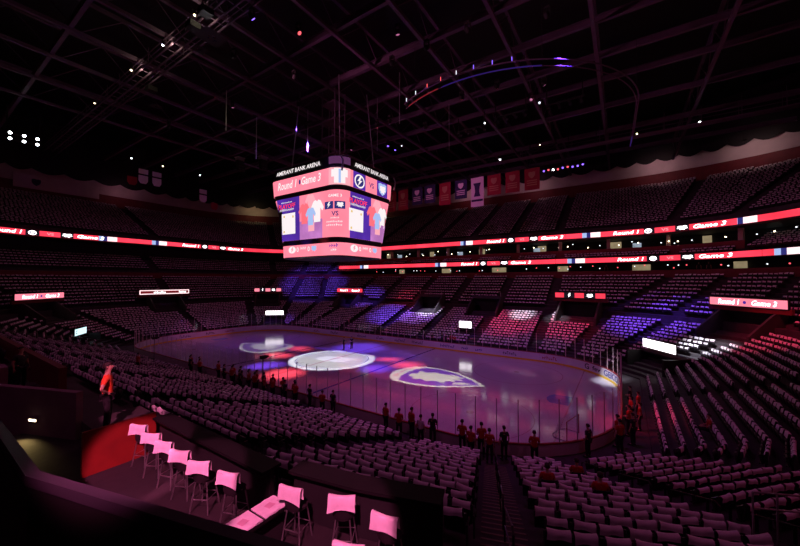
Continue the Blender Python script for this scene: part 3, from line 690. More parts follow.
# screens: each face its own panel
for lv, sA, sB in (('top', -9.76, 7.96), ('main', -9.26, 7.46), ('bot', -7.9, 6.1)):
    nm = {'top': 'upper_screen', 'main': 'main_screen', 'bot': 'lower_screen'}[lv]
    scr = sb_panel(nm, lv, -13.5, -1.3, 0, 1, M['led_pink'], .05, sb, 24, 1)
    scc = sb_panel(nm, lv, -1.3, 1.3, 0, 1, M['led_pink'] if lv != 'top' else M['led_pink2'], .05, sb, 10, 1)
    scl = sb_panel(nm, lv, 1.3, 12.0, 0, 1, M['led_pink'], .05, sb, 24, 1)
    # the faces turned away
    mb = MB(); (ta, tb, tz), (ba, bb, bz) = SBL[lv]
    mb.quad((-ba+1, bb+.06, bz), (ba-1.6, bb+.06, bz), (ta-1.6, tb+.06, tz), (-ta+1, tb+.06, tz)); mb.obj(nm, M['led_pink'], sb)
    fn = sb_surf(SBL[lv], .075); fn2 = sb_surf(SBL[lv], .09); fn3 = sb_surf(SBL[lv], .105)
    def pol(name, pts, mt, par, f=fn):
        q = MB()
        if len(pts) == 4: put_grid(q, min(p[0] for p in pts), max(p[0] for p in pts), min(p[1] for p in pts), max(p[1] for p in pts), f, 10, 2)
        else: put_poly(q, pts, f)
        return q.obj(name, mt, par)
    def txt(body, cx, cy_, ww, hh, mt, par, sh=0.0, f=fn2): q = MB(); put_text(q, body, f, cx, cy_, ww, hh, sh); return q.obj('lettering', mt, par)
    if lv == 'top':
        txt('Round 1', -8.2, .56, 3.4, .5, M['led_soft'], scr, .2); txt('Game 3', -4.1, .60, 3.2, .5, M['led_soft'], scr, .2); pol('dot', disc(-5.95, .58, .16), M['led_navy'], scr)
        pol('jersey', rect(-.62, .62, .08, .95), M['led_soft'], scc); pol('jersey_sleeve', rect(-.95, -.62, .45, .88), M['led_soft'], scc, fn2); pol('jersey_sleeve', rect(.62, .9, .45, .88), M['led_soft'], scc, fn2); pol('jersey_stripe', rect(-.12, .12, .1, .9), M['led_sky'], scc, fn2)
        pol('side_panel', rect(-1.3, -.85, 0, 1), M['led_pink2'], scc); pol('side_panel', rect(.8, 1.3, 0, 1), M['led_pink2'], scc)
        for c_, ic in ((2.85, BOLT), (7.15, CAT)):
            p_ = pol('logo_panel', rect(c_-1.1, c_+1.05, .0, 1.0), M['led_blue'], scl)
            if ic is BOLT: pol('ring', disc(c_, .48, .42, 24, 2.1), M['led_soft'], p_, fn2); pol('ring', disc(c_, .48, .33, 24, 2.1), M['led_navy'], p_, fn3); fx = sb_surf(SBL[lv], .12)
            else: pol('shield', [(c_+x*.95, .5+y*.42) for x, y in SHIELD], M['led_sky'], p_, fn2); fx = fn3
            q = MB(); put_icon(q, ic, fx, c_, .48, .72, .34); q.obj('emblem', M['led_soft'], p_)
        txt('VS', 5.0, .5, .9, .34, M['led_navy'], scl)
    elif lv == 'main':
        for sgn, par, e0, e1, c0, ti, sh in ((-1, scr, -10.2, -2.25, -8.0, -8.3, -4.1), (1, scl, 1.3, 8.3, 2.4, 2.7, 6.3)):
            q = MB(); put_grid(q, e0, (e0+e1)/2+.2, 0, 1, fn, 8, 1); bg = q.obj('picture', M['led_blue'], par)
            q = MB(); put_grid(q, (e0+e1)/2+.2, e1, 0, .42, fn, 8, 1); q.obj('picture', emat('led_mauve', (.62, .22, .62), 1.0, .3, .6), par)
            pol('white_card', [(c0-1.25, .16), (c0+1.2, .16), (c0+1.2, .64), (c0-1.25, .65)], M['led_soft'], bg, fn2)
            for dx, dz in ((-.8, .58), (.8, .56), (-.85, .22)): pol('marker', disc(c0+dx, dz, .03, 8, 5), M['led_gold'], bg, fn3)
            txt('PLAYOFF', ti, .82, 3.1, .11, M['led_red'], bg, .1); txt('~12', ti, .74, 2.6, .06, M['led_soft'], bg); txt('~9', ti, .91, 2.0, .035, M['led_soft'], bg)
            def shirt(cx, cy_, k, mt, f):
                pts = [(-.5, -1), (.5, -1), (.5, .25), (.8, -.05), (1.0, .25), (.55, .9), (.2, 1.0), (0, .85), (-.2, 1.0), (-.55, .9), (-1.0, .25), (-.8, -.05), (-.5, .25)]
                pol('garment_picture', [(cx+x*k, cy_+y*k*.23) for x, y in pts], mt, par, f)
            shirt(sh-.1, .80, .85, M['led_pink2'], fn); shirt(sh-1.1, .58, 1.0, emat('led_coral', (1, .17, .22), 1), fn2); shirt(sh+1.0, .60, 1.05, M['led_soft'], fn2); shirt(sh-.05, .50, .85, M['led_sky'], fn3)
            pol('garment_picture', rect(sh-.45, sh+.55, .17, .36), M['led_pink2'], par, fn2)
        txt('GAME 3', -.55, .88, 1.6, .06, M['led_soft'], scc)
        for c_, ic in ((-1.3, BOLT), (.05, CAT)):
            p_ = pol('logo_panel', rect(c_-.6, c_+.6, .60, .76), M['led_navy'], scc); q = MB(); put_icon(q, ic, sb_surf(SBL[lv], .16), c_, .68, .45, .07); q.obj('emblem', M['led_soft'], p_)
        txt('VS', -.5, .50, .8, .10, M['led_navy'], scc); txt('~7', -.5, .41, 1.0, .035, M['led_soft'], scc); txt('~11', -.6, .33, 2.0, .04, M['led_soft'], scc); txt('~8', -.6, .26, 2.0, .045, M['led_soft'], scc)
    else:
        for par, c_ in ((scr, -5.6), (scl, 3.9)):
            pol('ring', disc(c_-1.8, .62, .30, 20, 2.2), M['led_soft'], par); q = MB(); put_icon(q, BOLT, fn2, c_-1.8, .62, .42, .24); q.obj('emblem', M['led_pink'], par)
            txt('0', c_-.8, .62, .4, .4, M['led_soft'], par); txt('~5', c_+.2, .72, 1.0, .26, M['led_soft'], par); txt('0', c_+1.1, .62, .4, .4, M['led_soft'], par)
            q = MB(); put_icon(q, CAT, fn2, c_+1.95, .62, .55, .3); q.obj('emblem', M['led_sky'], par)
        txt('~4', -.6, .78, 1.1, .3, M['led_blue'], scc); txt('~3', -.6, .42, .7, .2, M['led_soft'], scc)
# arena name standing on top
def name_on(fnw, body, cx, ww):
    q = MB(); put_text(q, body, fnw, cx, 0, ww, .48, .1); q.obj('name_lettering', M['led_soft'], sb)
name_on(lambda s, v: (*sb_path(6.1, 5.2, s), 22.85+v), 'AMERANT BANK ARENA', -6.4, 7.6)
name_on(lambda s, v: (*sb_path(6.1, 5.2, s), 22.85+v), 'AMERANT BANK ARENA', 5.2, 6.4)
mb = MB(); put_grid(mb, -1.3, 1.3, 22.5, 23.3, lambda s, v: (*sb_path(6.08, 5.18, s), v), 8, 1); mb.obj('sponsor_panel', emat('led_dim_violet', (.10, .03, .10), 1), sb)
for x in (-4.2, 4.2):
    for y in (-3.2, 3.2):
        mb = MB(); mb.tube([(x, y, 23.4), (x*.8, y*.8, 34)], .06, 6); mb.obj('hoist_cable', M['steel'], sb)
mb = MB()
for z in (23.6, 25.8, 28.0, 30.2, 32.4): mb.box((0, 0, z), (2.4, 2.0, .16))
for x in (-1.1, 1.1):
    for y in (-.9, .9): mb.tube([(x, y, 23.4), (x, y, 34)], .08, 6)
mb.obj('hoist_tower', M['truss'], sb)
for x, y, rx in ((-6.2, -4.0, 1), (6.2, 4.6, -1), (6.0, -4.9, -1), (-6.0, 4.9, 1)):
    mb = MB(); mb.tube([(x, y, 23.2), (x+.25*-rx, y, 22.6), (x-.1*rx, y, 21.6)], .1, 6); mb.obj('speaker_arm', M['steel'], sb)

# ---------------------------------------------------------------- loge boxes on the near side
ZL = 4.85
def structure(name, mb, m, label): return tag(mb.obj(name, m), label, kind='structure')
mb = MB(); mb.prism([(14.0, -31), (29.5, -31), (29.3, -26.3), (27.9, -25.3), (26.3, -25.75), (24.6, -26.15), (14.0, -26.25)], ZL-.6, ZL); structure('floor_loge', mb, M['carpet'], 'dark carpeted loge terrace behind the near stand')
def counter(name, line, label, z1=5.92):
    t = empty(name, (*line[0], ZL)); tag(t, label, 'counter'); o0 = line[0]
    mb = MB(); top = MB()
    pts = [Vector((x-o0[0], y-o0[1], 0)) for x, y in line]
    for h0, h1, wd, m_ in ((0, z1-ZL-.06, .10, mb), (z1-ZL-.06, z1-ZL, .48, top)):
        rows = [[], [], [], []]
        for i, p in enumerate(pts):
            tg = (pts[min(i+1, len(pts)-1)]-pts[max(0, i-1)]).normalized(); n_ = Vector((-tg.y, tg.x, 0))
            for r, (s_, hh) in zip(rows, ((-.5, h0), (.5, h0), (.5, h1), (-.5, h1))): q = p+n_*wd*s_; r.append((q.x, q.y, hh))
        m_.sheet(rows + [rows[0]]); n = len(pts); k = len(m_.v)
        m_.quad(*[r[0] for r in rows]); m_.quad(*[r[-1] for r in reversed(rows)])
    mb.obj('front_panel', M['dark'], t); top.obj('counter_top', M['leather'], t); return t
counter('loge_counter', [(19.2, -26.5), (24.4, -26.45)], 'dark counter in front of the six stools')
counter('loge_counter', [(24.75, -26.1), (26.3, -25.8), (27.9, -25.3)], 'dark curved counter in front of the nearer three stools')
t = empty('side_counter', (25.02, -27.25, ZL)); tag(t, 'narrow dark side counter holding two flat pink shirts', 'counter')
mb = MB(); mb.box((0, 0, .34), (.09, 1.2, .68)); mb.obj('panel', M['dark'], t); mb = MB(); mb.box((0, 0, .71), (.5, 1.3, .06)); mb.obj('counter_top', M['leather'], t)
mb = MB(); mb.box((0, 0, .58), (.09, 1.65, 1.16)); o = mb.obj('red_partition', M['redpanel'], loc=(19.02, -27.42, ZL)); tag(o, 'low red partition between the loge boxes left of the stools', 'partition')
wa, wbb = Vector((16.1, -27.7)), Vector((11.0, -29.69)); wt = (wbb-wa).normalized(); wn = Vector((-wt.y, wt.x)); wn = wn if wn.y < 0 else -wn
mb = MB(); mb.prism([tuple(wa), tuple(wbb), tuple(wbb-wn*.2), tuple(wa-wn*.2)], ZL-.1, ZL+1.5); o = mb.obj('wall_loge', M['purplewall']); tag(o, 'plain painted wall panel left of the red partition', kind='structure')
wlp = wa + wt*1.75 + wn*.03; wang = math.atan2(wn.y, wn.x)
wl = empty('wall_light', (wlp.x, wlp.y, ZL+.50), wang); tag(wl, 'small warm step light set into the painted wall', 'light')
mb = MB(); mb.box((0, 0, 0), (.05, .34, .11)); mb.obj('housing', M['steel'], wl); mb = MB(); mb.box((.03, 0, 0), (.02, .30, .06)); mb.obj('lens', M['lens_warm'], wl)
lp_ = wlp + wn*.12; lamp('step_light', (lp_.x, lp_.y, ZL+.45), (lp_.x+wn.x*.8+.5, lp_.y+wn.y*.8, ZL), 75, (1, .70, .25), 110, .8, .05)
# landing and aisle steps left of the loge
mb = MB(); mb.prism([(8, -29.6), (11.0, -29.5), (15.9, -27.55), (15.9, -26.3), (8, -26.3)], 4.6, 5.27); structure('floor_landing', mb, M['concrete'], 'raised concrete landing beside the loge wall')
mb = MB(); mb.prism([(0, 5.1), (.24, 5.1), (.24, 6.45), (0, 6.45)], -36, 12.0, lambda x, y, z: (z, -27.05-x, y)); structure('wall_cross_aisle', mb, M['riser_red'], 'long dark red wall of the cross aisle at left')
mb = MB(); mb.box((9.5, -28.6, 6.0), (1.0, .5, .9)); o = mb.obj('utility_box', M['purplewall']); tag(o, 'squat painted block behind the loge wall at far left', 'block')

mb = MB(); mb.box((17.75, -27.0, 5.25), (1.7, 1.5, .8)); structure('floor_usher_step', mb, M['concrete'], 'raised concrete step behind the red partition')
# draped shirts: several folds
def shirt_mesh(name, width, back, front, thick, seed, material, nx=6):
    rr = random.Random(seed); ph = rr.uniform(0, 6); am = rr.uniform(.006, .016); sk = rr.uniform(-.05, .05)
    prof = [(-thick, -back), (-thick, -back*.5), (-thick*.95, -.02), (-thick*.45, .018), (thick*.5, .018), (thick*.95, -.02), (thick, -front*.55), (thick*1.1, -front)]
    rows = []
    for j, (y, z) in enumerate(prof):
        row = []
        for i in range(nx+1):
            f = i/nx; x = (f-.5)*width; sag = (math.sin(PI*f))
            hz = z
            if j in (0, 7): hz = z*(1 - .16*sag + sk*(f-.5)*2 + .04*math.sin(ph+5*f))
            elif j in (2, 3, 4, 5): hz = z - .022*sag
            wob = am*math.sin(ph+9*f)*(1 if j in (0, 1, 6, 7) else .3)
            edge = 1.0 + (.03 if j in (0, 7) else 0)
            row.append((x*edge, y+wob*(1 if y > 0 else -1)*.8 + (.012*(1 if y > 0 else -1) if j in (0, 7) else 0), hz))
        rows.append(row)
    mb = MB(); mb.sheet(rows); return mb.mesh(name, material, True)
PINKSHIRT = [shirt_mesh('shirt', .50, .27, .20, .05, 100+i, M['shirt']) for i in range(4)]

# bar stools
def stool(loc, rz, label, si, slabel):
    t = empty('bar_stool', loc, rz); tag(t, label, 'stool', 'bar stools at the loge counters')
    mb = MB(); mb.lathe([(.19, .0), (.21, .02), (.21, .06), (.17, .075)], (0, 0, .66), 14); mb.obj('seat', M['seat'], t)
    mb = MB()
    rows = [[(.23*math.sin(a), -.20*math.cos(a)-.02+.05*(z-.7)*-1, z) for a in np.linspace(-.95, .95, 8)] for z in (.72, .86, 1.0, 1.12)]
    rows2 = [[(p[0]*.88, p[1]*.86, p[2]) for p in r] for r in rows]
    mb.sheet(rows); mb.sheet(rows2); n = 8
    mb.sheet([rows[-1], rows2[-1]]); mb.sheet([rows[0], rows2[0]]); mb.obj('backrest', M['seat'], t, True)
    for sx in (-1, 1):
        for sy in (-1, 1):
            mb = MB(); mb.tube([(sx*.13, sy*.13, .66), (sx*.21, sy*.21, 0)], .014, 8); mb.obj('leg', M['chrome'], t)
    mb = MB(); q = .178; mb.tube([(-q, -q, .3), (q, -q, .3), (q, q, .3), (-q, q, .3), (-q, -q, .3)], .011, 6); mb.obj('footrest', M['chrome'], t)
    so = link('draped_shirt', PINKSHIRT[si % 4], None, (loc[0]+.20*math.sin(rz), loc[1]-.20*math.cos(rz), loc[2]+1.145), rz); so.rotation_euler = (R_(-5), 0, rz)
    tag(so, slabel, 'shirt', 'shirts on the bar stools')
six = [(19.57, -27.24), (20.44, -27.28), (21.26, -27.28), (22.03, -27.28), (22.88, -27.28), (23.86, -27.15)]
for i, (x, y) in enumerate(six):
    p_ = ['farthest', '2nd farthest', '3rd farthest', '4th farthest', '5th farthest', 'nearest'][i]
    stool((x+.0, y+.2, ZL), R_(24+6*math.sin(i*2.1)), f'dark bar stool on chrome legs, {p_} of six by the red partition', i, f'white shirt glowing pink over the {p_} of the six stools')
for i, (x, y, r, nm) in enumerate([(25.35, -26.76, 14, 'nearest the side counter'), (26.29, -26.43, 30, 'middle of three at the curved counter'), (27.32, -26.39, 10, 'rightmost at the curved counter'), (27.2, -27.2, 20, 'cut off by the bottom edge')]):
    stool((x, y+.2, ZL), R_(r), f'dark bar stool on chrome legs, {nm}', i+1, f'white shirt glowing pink over the stool {nm}')
for i, (y, nm) in enumerate(((-27.5, 'nearer'), (-26.95, 'farther'))):
    mb = MB(); rows = [[(-.23+.46*a/5+.012*math.sin(3*b_+i), -.25+.5*b_/5, .012+.014*abs(math.sin(1.7*a+2.3*b_+i))) for a in range(6)] for b_ in range(6)]; mb.sheet(rows); mb.sheet([[(p[0], p[1], .001) for p in r] for r in rows]); mb.sheet([rows[0], [(p[0], p[1], .001) for p in rows[0]]])
    o = mb.obj('folded_shirt', M['shirt'], None, True, (25.02, y, ZL+.74)); tag(o, f'pink-lit white shirt lying flat, {nm} of two on the side counter', 'shirt', 'shirts on the side counter')
    mb = MB(); put_poly(mb, [(-.06, -.08), (.08, -.06), (.06, .1), (-.09, .06)], lambda x, y_: (x, y_, .03)); mb.obj('print', M['shirt_red'], o)
# spots that light the stools and usher; fixtures unseen, placed behind the camera
LOGE = [((29.0, -35.2, 16.8), (20.4, -27.55, 5.5), 22000, 10), ((29.0, -35.2, 16.8), (22.9, -27.5, 5.5), 18000, 10), ((30.5, -35.2, 16.8), (26.2, -27.0, 5.6), 15000, 12), ((27.0, -35.2, 16.8), (18.35, -27.55, 6.9), 14000, 4.5)]
for i, (a, b_, pw, an) in enumerate(LOGE):
    a = (a[0]+.6*i, a[1], a[2])
    lamp('loge_spot', a, b_, pw, (1.0, .18, .42), an, .25, .08)
    tl = empty('unseen_spotlight', a); tag(tl, f'small unseen spotlight under the upper deck behind the camera, {ORD(i+1)} from the left', 'light', 'unseen spotlights behind the camera')
    mb = MB(); mb.lathe([(.08, .12), (.09, .37), (.05, .41)], n=12); mb.obj('housing', M['black'], tl); mb = MB(); mb.tube([(0, 0, .4), (0, 0, 1.05)], .02, 6); mb.obj('drop_rod', M['rail'], tl)

# the camera's own box: ledge with a rail in front
mb = MB()
line = [(15.0, -30.48), (27.8, -30.54), (29.57, -30.06), (31.2, -29.62)]
def strip(line, off0, off1, z0, z1):
    mb = MB(); rows = [[], [], [], []]; pts = [Vector((*p, 0)) for p in line]
    for i, p in enumerate(pts):
        tg = (pts[min(i+1, len(pts)-1)]-pts[max(0, i-1)]).normalized(); n_ = Vector((-tg.y, tg.x, 0))
        for r, (o_, z) in zip(rows, ((off0, z0), (off1, z0), (off1, z1), (off0, z1))): q = p+n_*o_; r.append((q.x, q.y, z))
    mb.sheet(rows+[rows[0]]); mb.quad(*[r[0] for r in rows]); mb.quad(*[r[-1] for r in rows]); return mb
tag(strip(line, -.05, -.01, 7.4, 8.74).obj('wall_box_front', M['black']), 'black front wall of the camera box', kind='structure')
o = strip(line, -.06, .0, 8.74, 8.80).obj('ledge_rail', mat('ledge_paint', (.035, .03, .042), .35, var=.15, scale=3)); tag(o, 'dark angled ledge rail crossing the lower left foreground', 'railing')
o = strip([(15.0, -30.95), (27.55, -31.0), (29.5, -30.47), (30.6, -30.2)], -.05, .05, 8.2, 8.55).obj('inner_ledge', M['black']); tag(o, 'black inner drink ledge below the rail at lower left', 'ledge')
mb = MB(); mb.prism([(15, -37), (33, -37), (33, -31.2), (31.2, -29.75), (29.5, -30.2), (27.8, -30.62), (15, -30.6)], 7.1, 7.4); structure('floor_box', mb, M['black'], 'black floor of the camera box')
for i, (x, y) in enumerate(((26.35, -31.25), (26.75, -31.15))):
    mb = MB(); mb.box((0, 0, .25), (.42, .44, .1)); mb.box((0, -.2, .52), (.42, .08, .5)); o = mb.obj('box_seat', M['redpanel'], None, False, (x-.1, y-.4+.2*i, 7.4)); tag(o, f'dark red box seat at the lower left corner, {"left" if i == 0 else "right"} one', 'seat')

# ---------------------------------------------------------------- seats
def project(P):
    d = Vector(P)-CAMP; ya, pi_ = R_(YAW), R_(PITCH)
    fw = Vector((math.cos(pi_)*math.sin(ya), math.cos(pi_)*math.cos(ya), math.sin(pi_))); rt = Vector((math.cos(ya), -math.sin(ya), 0)); up = rt.cross(fw)
    k = d.dot(fw)
    if k < .3: return None
    return 400+FPX*d.dot(rt)/k, 273-FPX*d.dot(up)/k, k
AIS = [i for i, (s_, a) in enumerate(STN) if a]
def walk(i, j, d, sp=.52, margin=.62):
    P = []
    for k in range(i, j+1):
        p = pos(STN[k % NST][0], d)
        if not P or math.hypot(p[0]-P[-1][0], p[1]-P[-1][1]) > .02: P.append(p)
    s = [0]
    for a, b_ in zip(P, P[1:]): s.append(s[-1]+math.hypot(b_[0]-a[0], b_[1]-a[1]))
    n = int((s[-1]-2*margin)/sp)
    if n < 1: return []
    st = (s[-1]-n*sp)/2+sp/2; out = []; seg = 0
    for q in range(n):
        u = st+q*sp
        while seg < len(s)-2 and s[seg+1] < u: seg += 1
        a, b_ = P[seg], P[seg+1]; l_ = s[seg+1]-s[seg]; f = (u-s[seg])/l_; tx, ty = (b_[0]-a[0])/l_, (b_[1]-a[1])/l_
        # keep clear of a bend
        out.append((a[0]+(b_[0]-a[0])*f, a[1]+(b_[1]-a[1])*f, tx, ty, q, n))
    return out
def blocked(x, y, d):
    if abs(x-10.6) < 1.5 and abs(y-17.6) < .9: return True
    if math.hypot(x+3.4, y+19.4) < .5 or (d < 13 and 32.9 < x < 34.2 and -20.7 < y < -19.7): return True
    for p, t, n, wv in VB:
        if 9.9 < d < 14.6 and abs((x-p.x)*t.x+(y-p.y)*t.y) < min(wv, 5.2)/2+.35 and abs((x-p.x)*n.x+(y-p.y)*n.y) < 4: return True
        if 14.6 <= d < 15.3 and abs((x-p.x)*t.x+(y-p.y)*t.y) < wv/2 and abs((x-p.x)*n.x+(y-p.y)*n.y) < 5: return True
    for p, t, n, wv in TB:
        if d < 6.9 and abs((x-p.x)*t.x+(y-p.y)*t.y) < wv/2 and abs((x-p.x)*n.x+(y-p.y)*n.y) < 5: return True
    return False
SEATS = []   # x, y, z, tx, ty, tier, row, block, q, n
blocks = [(AIS[k], AIS[(k+1) % len(AIS)] + (NST if k == len(AIS)-1 else 0)) for k in range(len(AIS))]
for bi, (i, j) in enumerate(blocks):
    for k in range(NLOW):
        for x, y, tx, ty, q, n in walk(i, j, DLOW[k]):
            if not blocked(x, y, DLOW[k]): SEATS.append((x, y, ZLOW[k], tx, ty, 0, k, bi, q, n))
    if i >= lo_a or j <= lo_b:
        for k in range(NUP):
            for x, y, tx, ty, q, n in walk(i, j, DUP[k]):
                if not blocked(x, y, DUP[k]): SEATS.append((x, y, ZUP[k], tx, ty, 1, k, bi, q, n))
    st_ = STN[i][0]
    if not (st_[0] == 'near' or (st_[0] == 'NR' and st_[1] > 20)):
        for k in range(NTOP):
            for x, y, tx, ty, q, n in walk(i, j, DTOP[k], .56, .7):
                nn = (ty, -tx); SEATS.append((x, y, ztop(k, nn), tx, ty, 2, k, bi, q, n))
    mid = STN[((i+j)//2) % NST][0]
    if (mid[0] in ('left', 'FL', 'NL')) and i >= cl0-2 and j <= cl1+6:
        for k in range(6):
            for x, y, tx, ty, q, n in walk(i, j, 24.75+.95*k): SEATS.append((x, y, 11.9+.5*k, tx, ty, 3, k, bi, q, n))
    if mid[0] in ('right', 'FR') and i >= i_nr20-3 and mid[1] < 60:
        for k in range(6):
            for x, y, tx, ty, q, n in walk(i, j, 25.2+.9*k): SEATS.append((x, y, 14.0+.35*k, tx, ty, 4, k, bi, q, n))
    if (mid[0] == 'far' or (mid[0] == 'FR' and mid[1] >= 60)):
        for k in range(2):
            for x, y, tx, ty, q, n in walk(i, j, 24.85+.85*k): SEATS.append((x, y, 13.6+.4*k, tx, ty, 4, k, bi, q, n))
# the largest ~300 in view become objects
dg = bpy.context.evaluated_depsgraph_get(); dg.update()
cand = []
for idx, s_ in enumerate(SEATS):
    if s_[5] != 0: continue
    P = (s_[0], s_[1], s_[2]+.78); pr = project(P)
    if pr and -6 < pr[0] < 806 and 273 < pr[1] < 556: cand.append((pr[2], idx, P))
cand.sort(); NEAR = []
for dep, idx, P in cand:
    v = Vector(P)+Vector((0, 0, .08))-CAMP; L0 = v.length
    hit, loc_, _, _, _, _ = S.ray_cast(dg, CAMP+v.normalized()*.05, v.normalized(), distance=L0-.6)
    if not hit: NEAR.append(idx)
    if len(NEAR) == 300: break
nearset = set(NEAR)
SITXY = [(28.55, -18.35), (30.3, -19.0), (29.1, -15.6), (34.6, -6.2)]; SITIDX = []
for sx_, sy_ in SITXY: SITIDX.append(min((k for k, q in enumerate(SEATS) if q[5] == 0), key=lambda k: (SEATS[k][0]-sx_)**2+(SEATS[k][1]-sy_)**2))
# seat parts (local y = towards the rink)
rxm = lambda a: Matrix.Rotation(R_(a), 3, 'X')
def seat_parts():
    P = {}
    mb = MB(); M1 = rxm(10)
    rows = []
    for z in np.linspace(-.23, .23, 4):
        rows.append([tuple(M1 @ Vector((x, -.03+.9*x*x*.35, z))) for x in np.linspace(-.225, .225, 5)])
    rows2 = [[tuple(Vector(p)+M1 @ Vector((0, .035, 0))) for p in r] for r in rows]
    mb.sheet(rows); mb.sheet(rows2); mb.sheet([rows[-1], rows2[-1]]); mb.sheet([rows[0], rows2[0]]); mb.sheet([[r[0] for r in rows], [r[0] for r in rows2]]); mb.sheet([[r[-1] for r in rows], [r[-1] for r in rows2]])
    mb.v = [(x, y-.12, z+.63) for x, y, z in mb.v]; P['backrest'] = mb.mesh('backrest', M['seat'], False)
    mb = MB(); mb.box((0, .02, .53), (.43, .06, .38), rxm(-14)); mb.box((0, .06, .35), (.40, .05, .05)); P['seat_pan'] = mb.mesh('seat_pan', M['seat'])
    mb = MB(); mb.box((0, .10, .42), (.43, .40, .06), rxm(4)); P['pan_down'] = mb.mesh('seat_pan', M['seat'])
    mb = MB(); mb.box((.265, -.02, .60), (.045, .30, .03)); mb.box((.265, -.10, .30), (.03, .07, .60)); P['armrest'] = mb.mesh('armrest', M['seat_metal'])
    return P
SP = seat_parts()
SHIRTS = [shirt_mesh('shirt', .405 + .015*(i % 3), .115 + .02*(i % 4), .18, .062, i, M['shirt']) for i in range(8)]
blkname = {}
def blk(bi):
    i, j = blocks[bi]; a, b_ = STN[i][0], STN[j % NST][0]
    return a, b_
def where(s_):
    a, b_ = blk(s_[7]); q, n = s_[8], s_[9]
    if a == ('NR', 71): return f'{ORD(q+1)} right of the railed stairs'
    if b_ == ('NR', 71): return f'{ORD(n-q)} left of the railed stairs'
    if a == ('NR', 52): return f'{ORD(q+1)} past the second stairs'
    if a == ('NR', 32): return f'{ORD(q+1)} past the third stairs'
    if b_ == ('near', 21): return f'{ORD(n-q)} from the stairs below six stools'
    return f'{ORD(n-q)} from aisle, {ORD(max(1, 5-s_[7]))} block leftward'
for idx in NEAR:
    s_ = SEATS[idx]; x, y, z, tx, ty = s_[:5]; rz = math.atan2(ty, tx); row = ORD(s_[6]+1); wh = where(s_)
    t = empty('stadium_seat', (x, y, z), rz); tag(t, f'dark folding seat {wh}, {row} row from the glass', 'seat', 'folding seats of the near stand')
    for nm in ('backrest', 'seat_pan', 'armrest'): link(nm, SP['pan_down' if nm == 'seat_pan' and idx in SITIDX else nm], t)
    if idx in SITIDX: continue
    r = random.Random(idx)
    o = link('draped_shirt', SHIRTS[idx % 8], None); tag(o, f'white shirt {wh}, {row} row from the glass', 'shirt', 'shirts on the near stand seats')
    yo = -.172+r.uniform(-.006, .006); xo = r.uniform(-.025, .025)
    o.location = (x+tx*xo-ty*yo, y+ty*xo+tx*yo, z+.893); o.rotation_euler = (R_(10), R_(r.gauss(0, 4.0)), rz+R_(r.gauss(0, 4)))
# every other seat: one mesh of seats, one of shirts
rest = np.array([s_[:7] for k, s_ in enumerate(SEATS) if k not in nearset], float)
def boxv(c, s_, tilt=0):
    m_ = MB(); m_.box(c, s_, rxm(tilt)); return np.array(m_.v), np.array(m_.f)
def bake(name, parts, A, material, jit=None):
    """instances of a small template baked into one mesh"""
    tv = np.concatenate([p[0] for p in parts]); tf = []; k = 0
    for p in parts: tf.append(p[1]+k); k += len(p[0])
    tf = np.concatenate(tf); n = len(A); V = np.repeat(tv[None], n, 0)
    if jit is not None: V = jit(V)
    tx, ty = A[:, 3:4], A[:, 4:5]
    X = A[:, 0:1]+V[..., 0]*tx - V[..., 1]*ty; Y = A[:, 1:2]+V[..., 0]*ty + V[..., 1]*tx; Z = A[:, 2:3]+V[..., 2]
    co = np.stack([X, Y, Z], -1).reshape(-1, 3); F = (tf[None]+(np.arange(n)*len(tv))[:, None, None]).reshape(-1, tf.shape[1])
    me = bpy.data.meshes.new(name); me.vertices.add(len(co)); me.vertices.foreach_set('co', co.astype(np.float32).ravel())
    me.loops.add(F.size); me.loops.foreach_set('vertex_index', F.astype(np.int32).ravel()); me.polygons.add(len(F))
    me.polygons.foreach_set('loop_start', np.arange(0, F.size, F.shape[1], dtype=np.int32)); me.polygons.foreach_set('loop_total', np.full(len(F), F.shape[1], np.int32))
    me.update(); me.validate(); me.materials.append(material); return link(name, me)
o = bake('seat_rows', [boxv((0, -.13, .62), (.46, .05, .46), 10), boxv((0, .02, .53), (.43, .06, .38), -14)], rest, M['seat']); tag(o, 'rows of dark folding seats filling the distant stands', 'seat', kind='stuff')
sv = np.array([(-.19, -.22, -.20), (.19, -.22, -.20), (.19, -.20, 0), (-.19, -.20, 0), (.19, -.10, .0), (-.19, -.10, 0), (.19, -.05, -.23), (-.19, -.05, -.23)], float); sv[:, 2] += .885
sf = np.array([(0, 1, 2, 3), (3, 2, 4, 5), (5, 4, 6, 7)])
def jit(V):
    n = len(V); dz = RNG.normal(0, .030, (n, 2)); lf = V[..., 0] < 0; low = V[..., 2] < .75
    V[..., 2] += np.where(lf, dz[:, :1], dz[:, 1:]) + np.where(low, RNG.normal(0, .03, (n, 1)), 0); V[..., 0] *= 1+RNG.normal(0, .05, (n, 1)); V[..., 0] += RNG.normal(0, .02, (n, 1)); return V
o = bake('shirt_rows', [(sv, sf)], rest, M['shirt'], jit); tag(o, 'white shirts draped over the seats of the distant stands', 'shirt', kind='stuff')

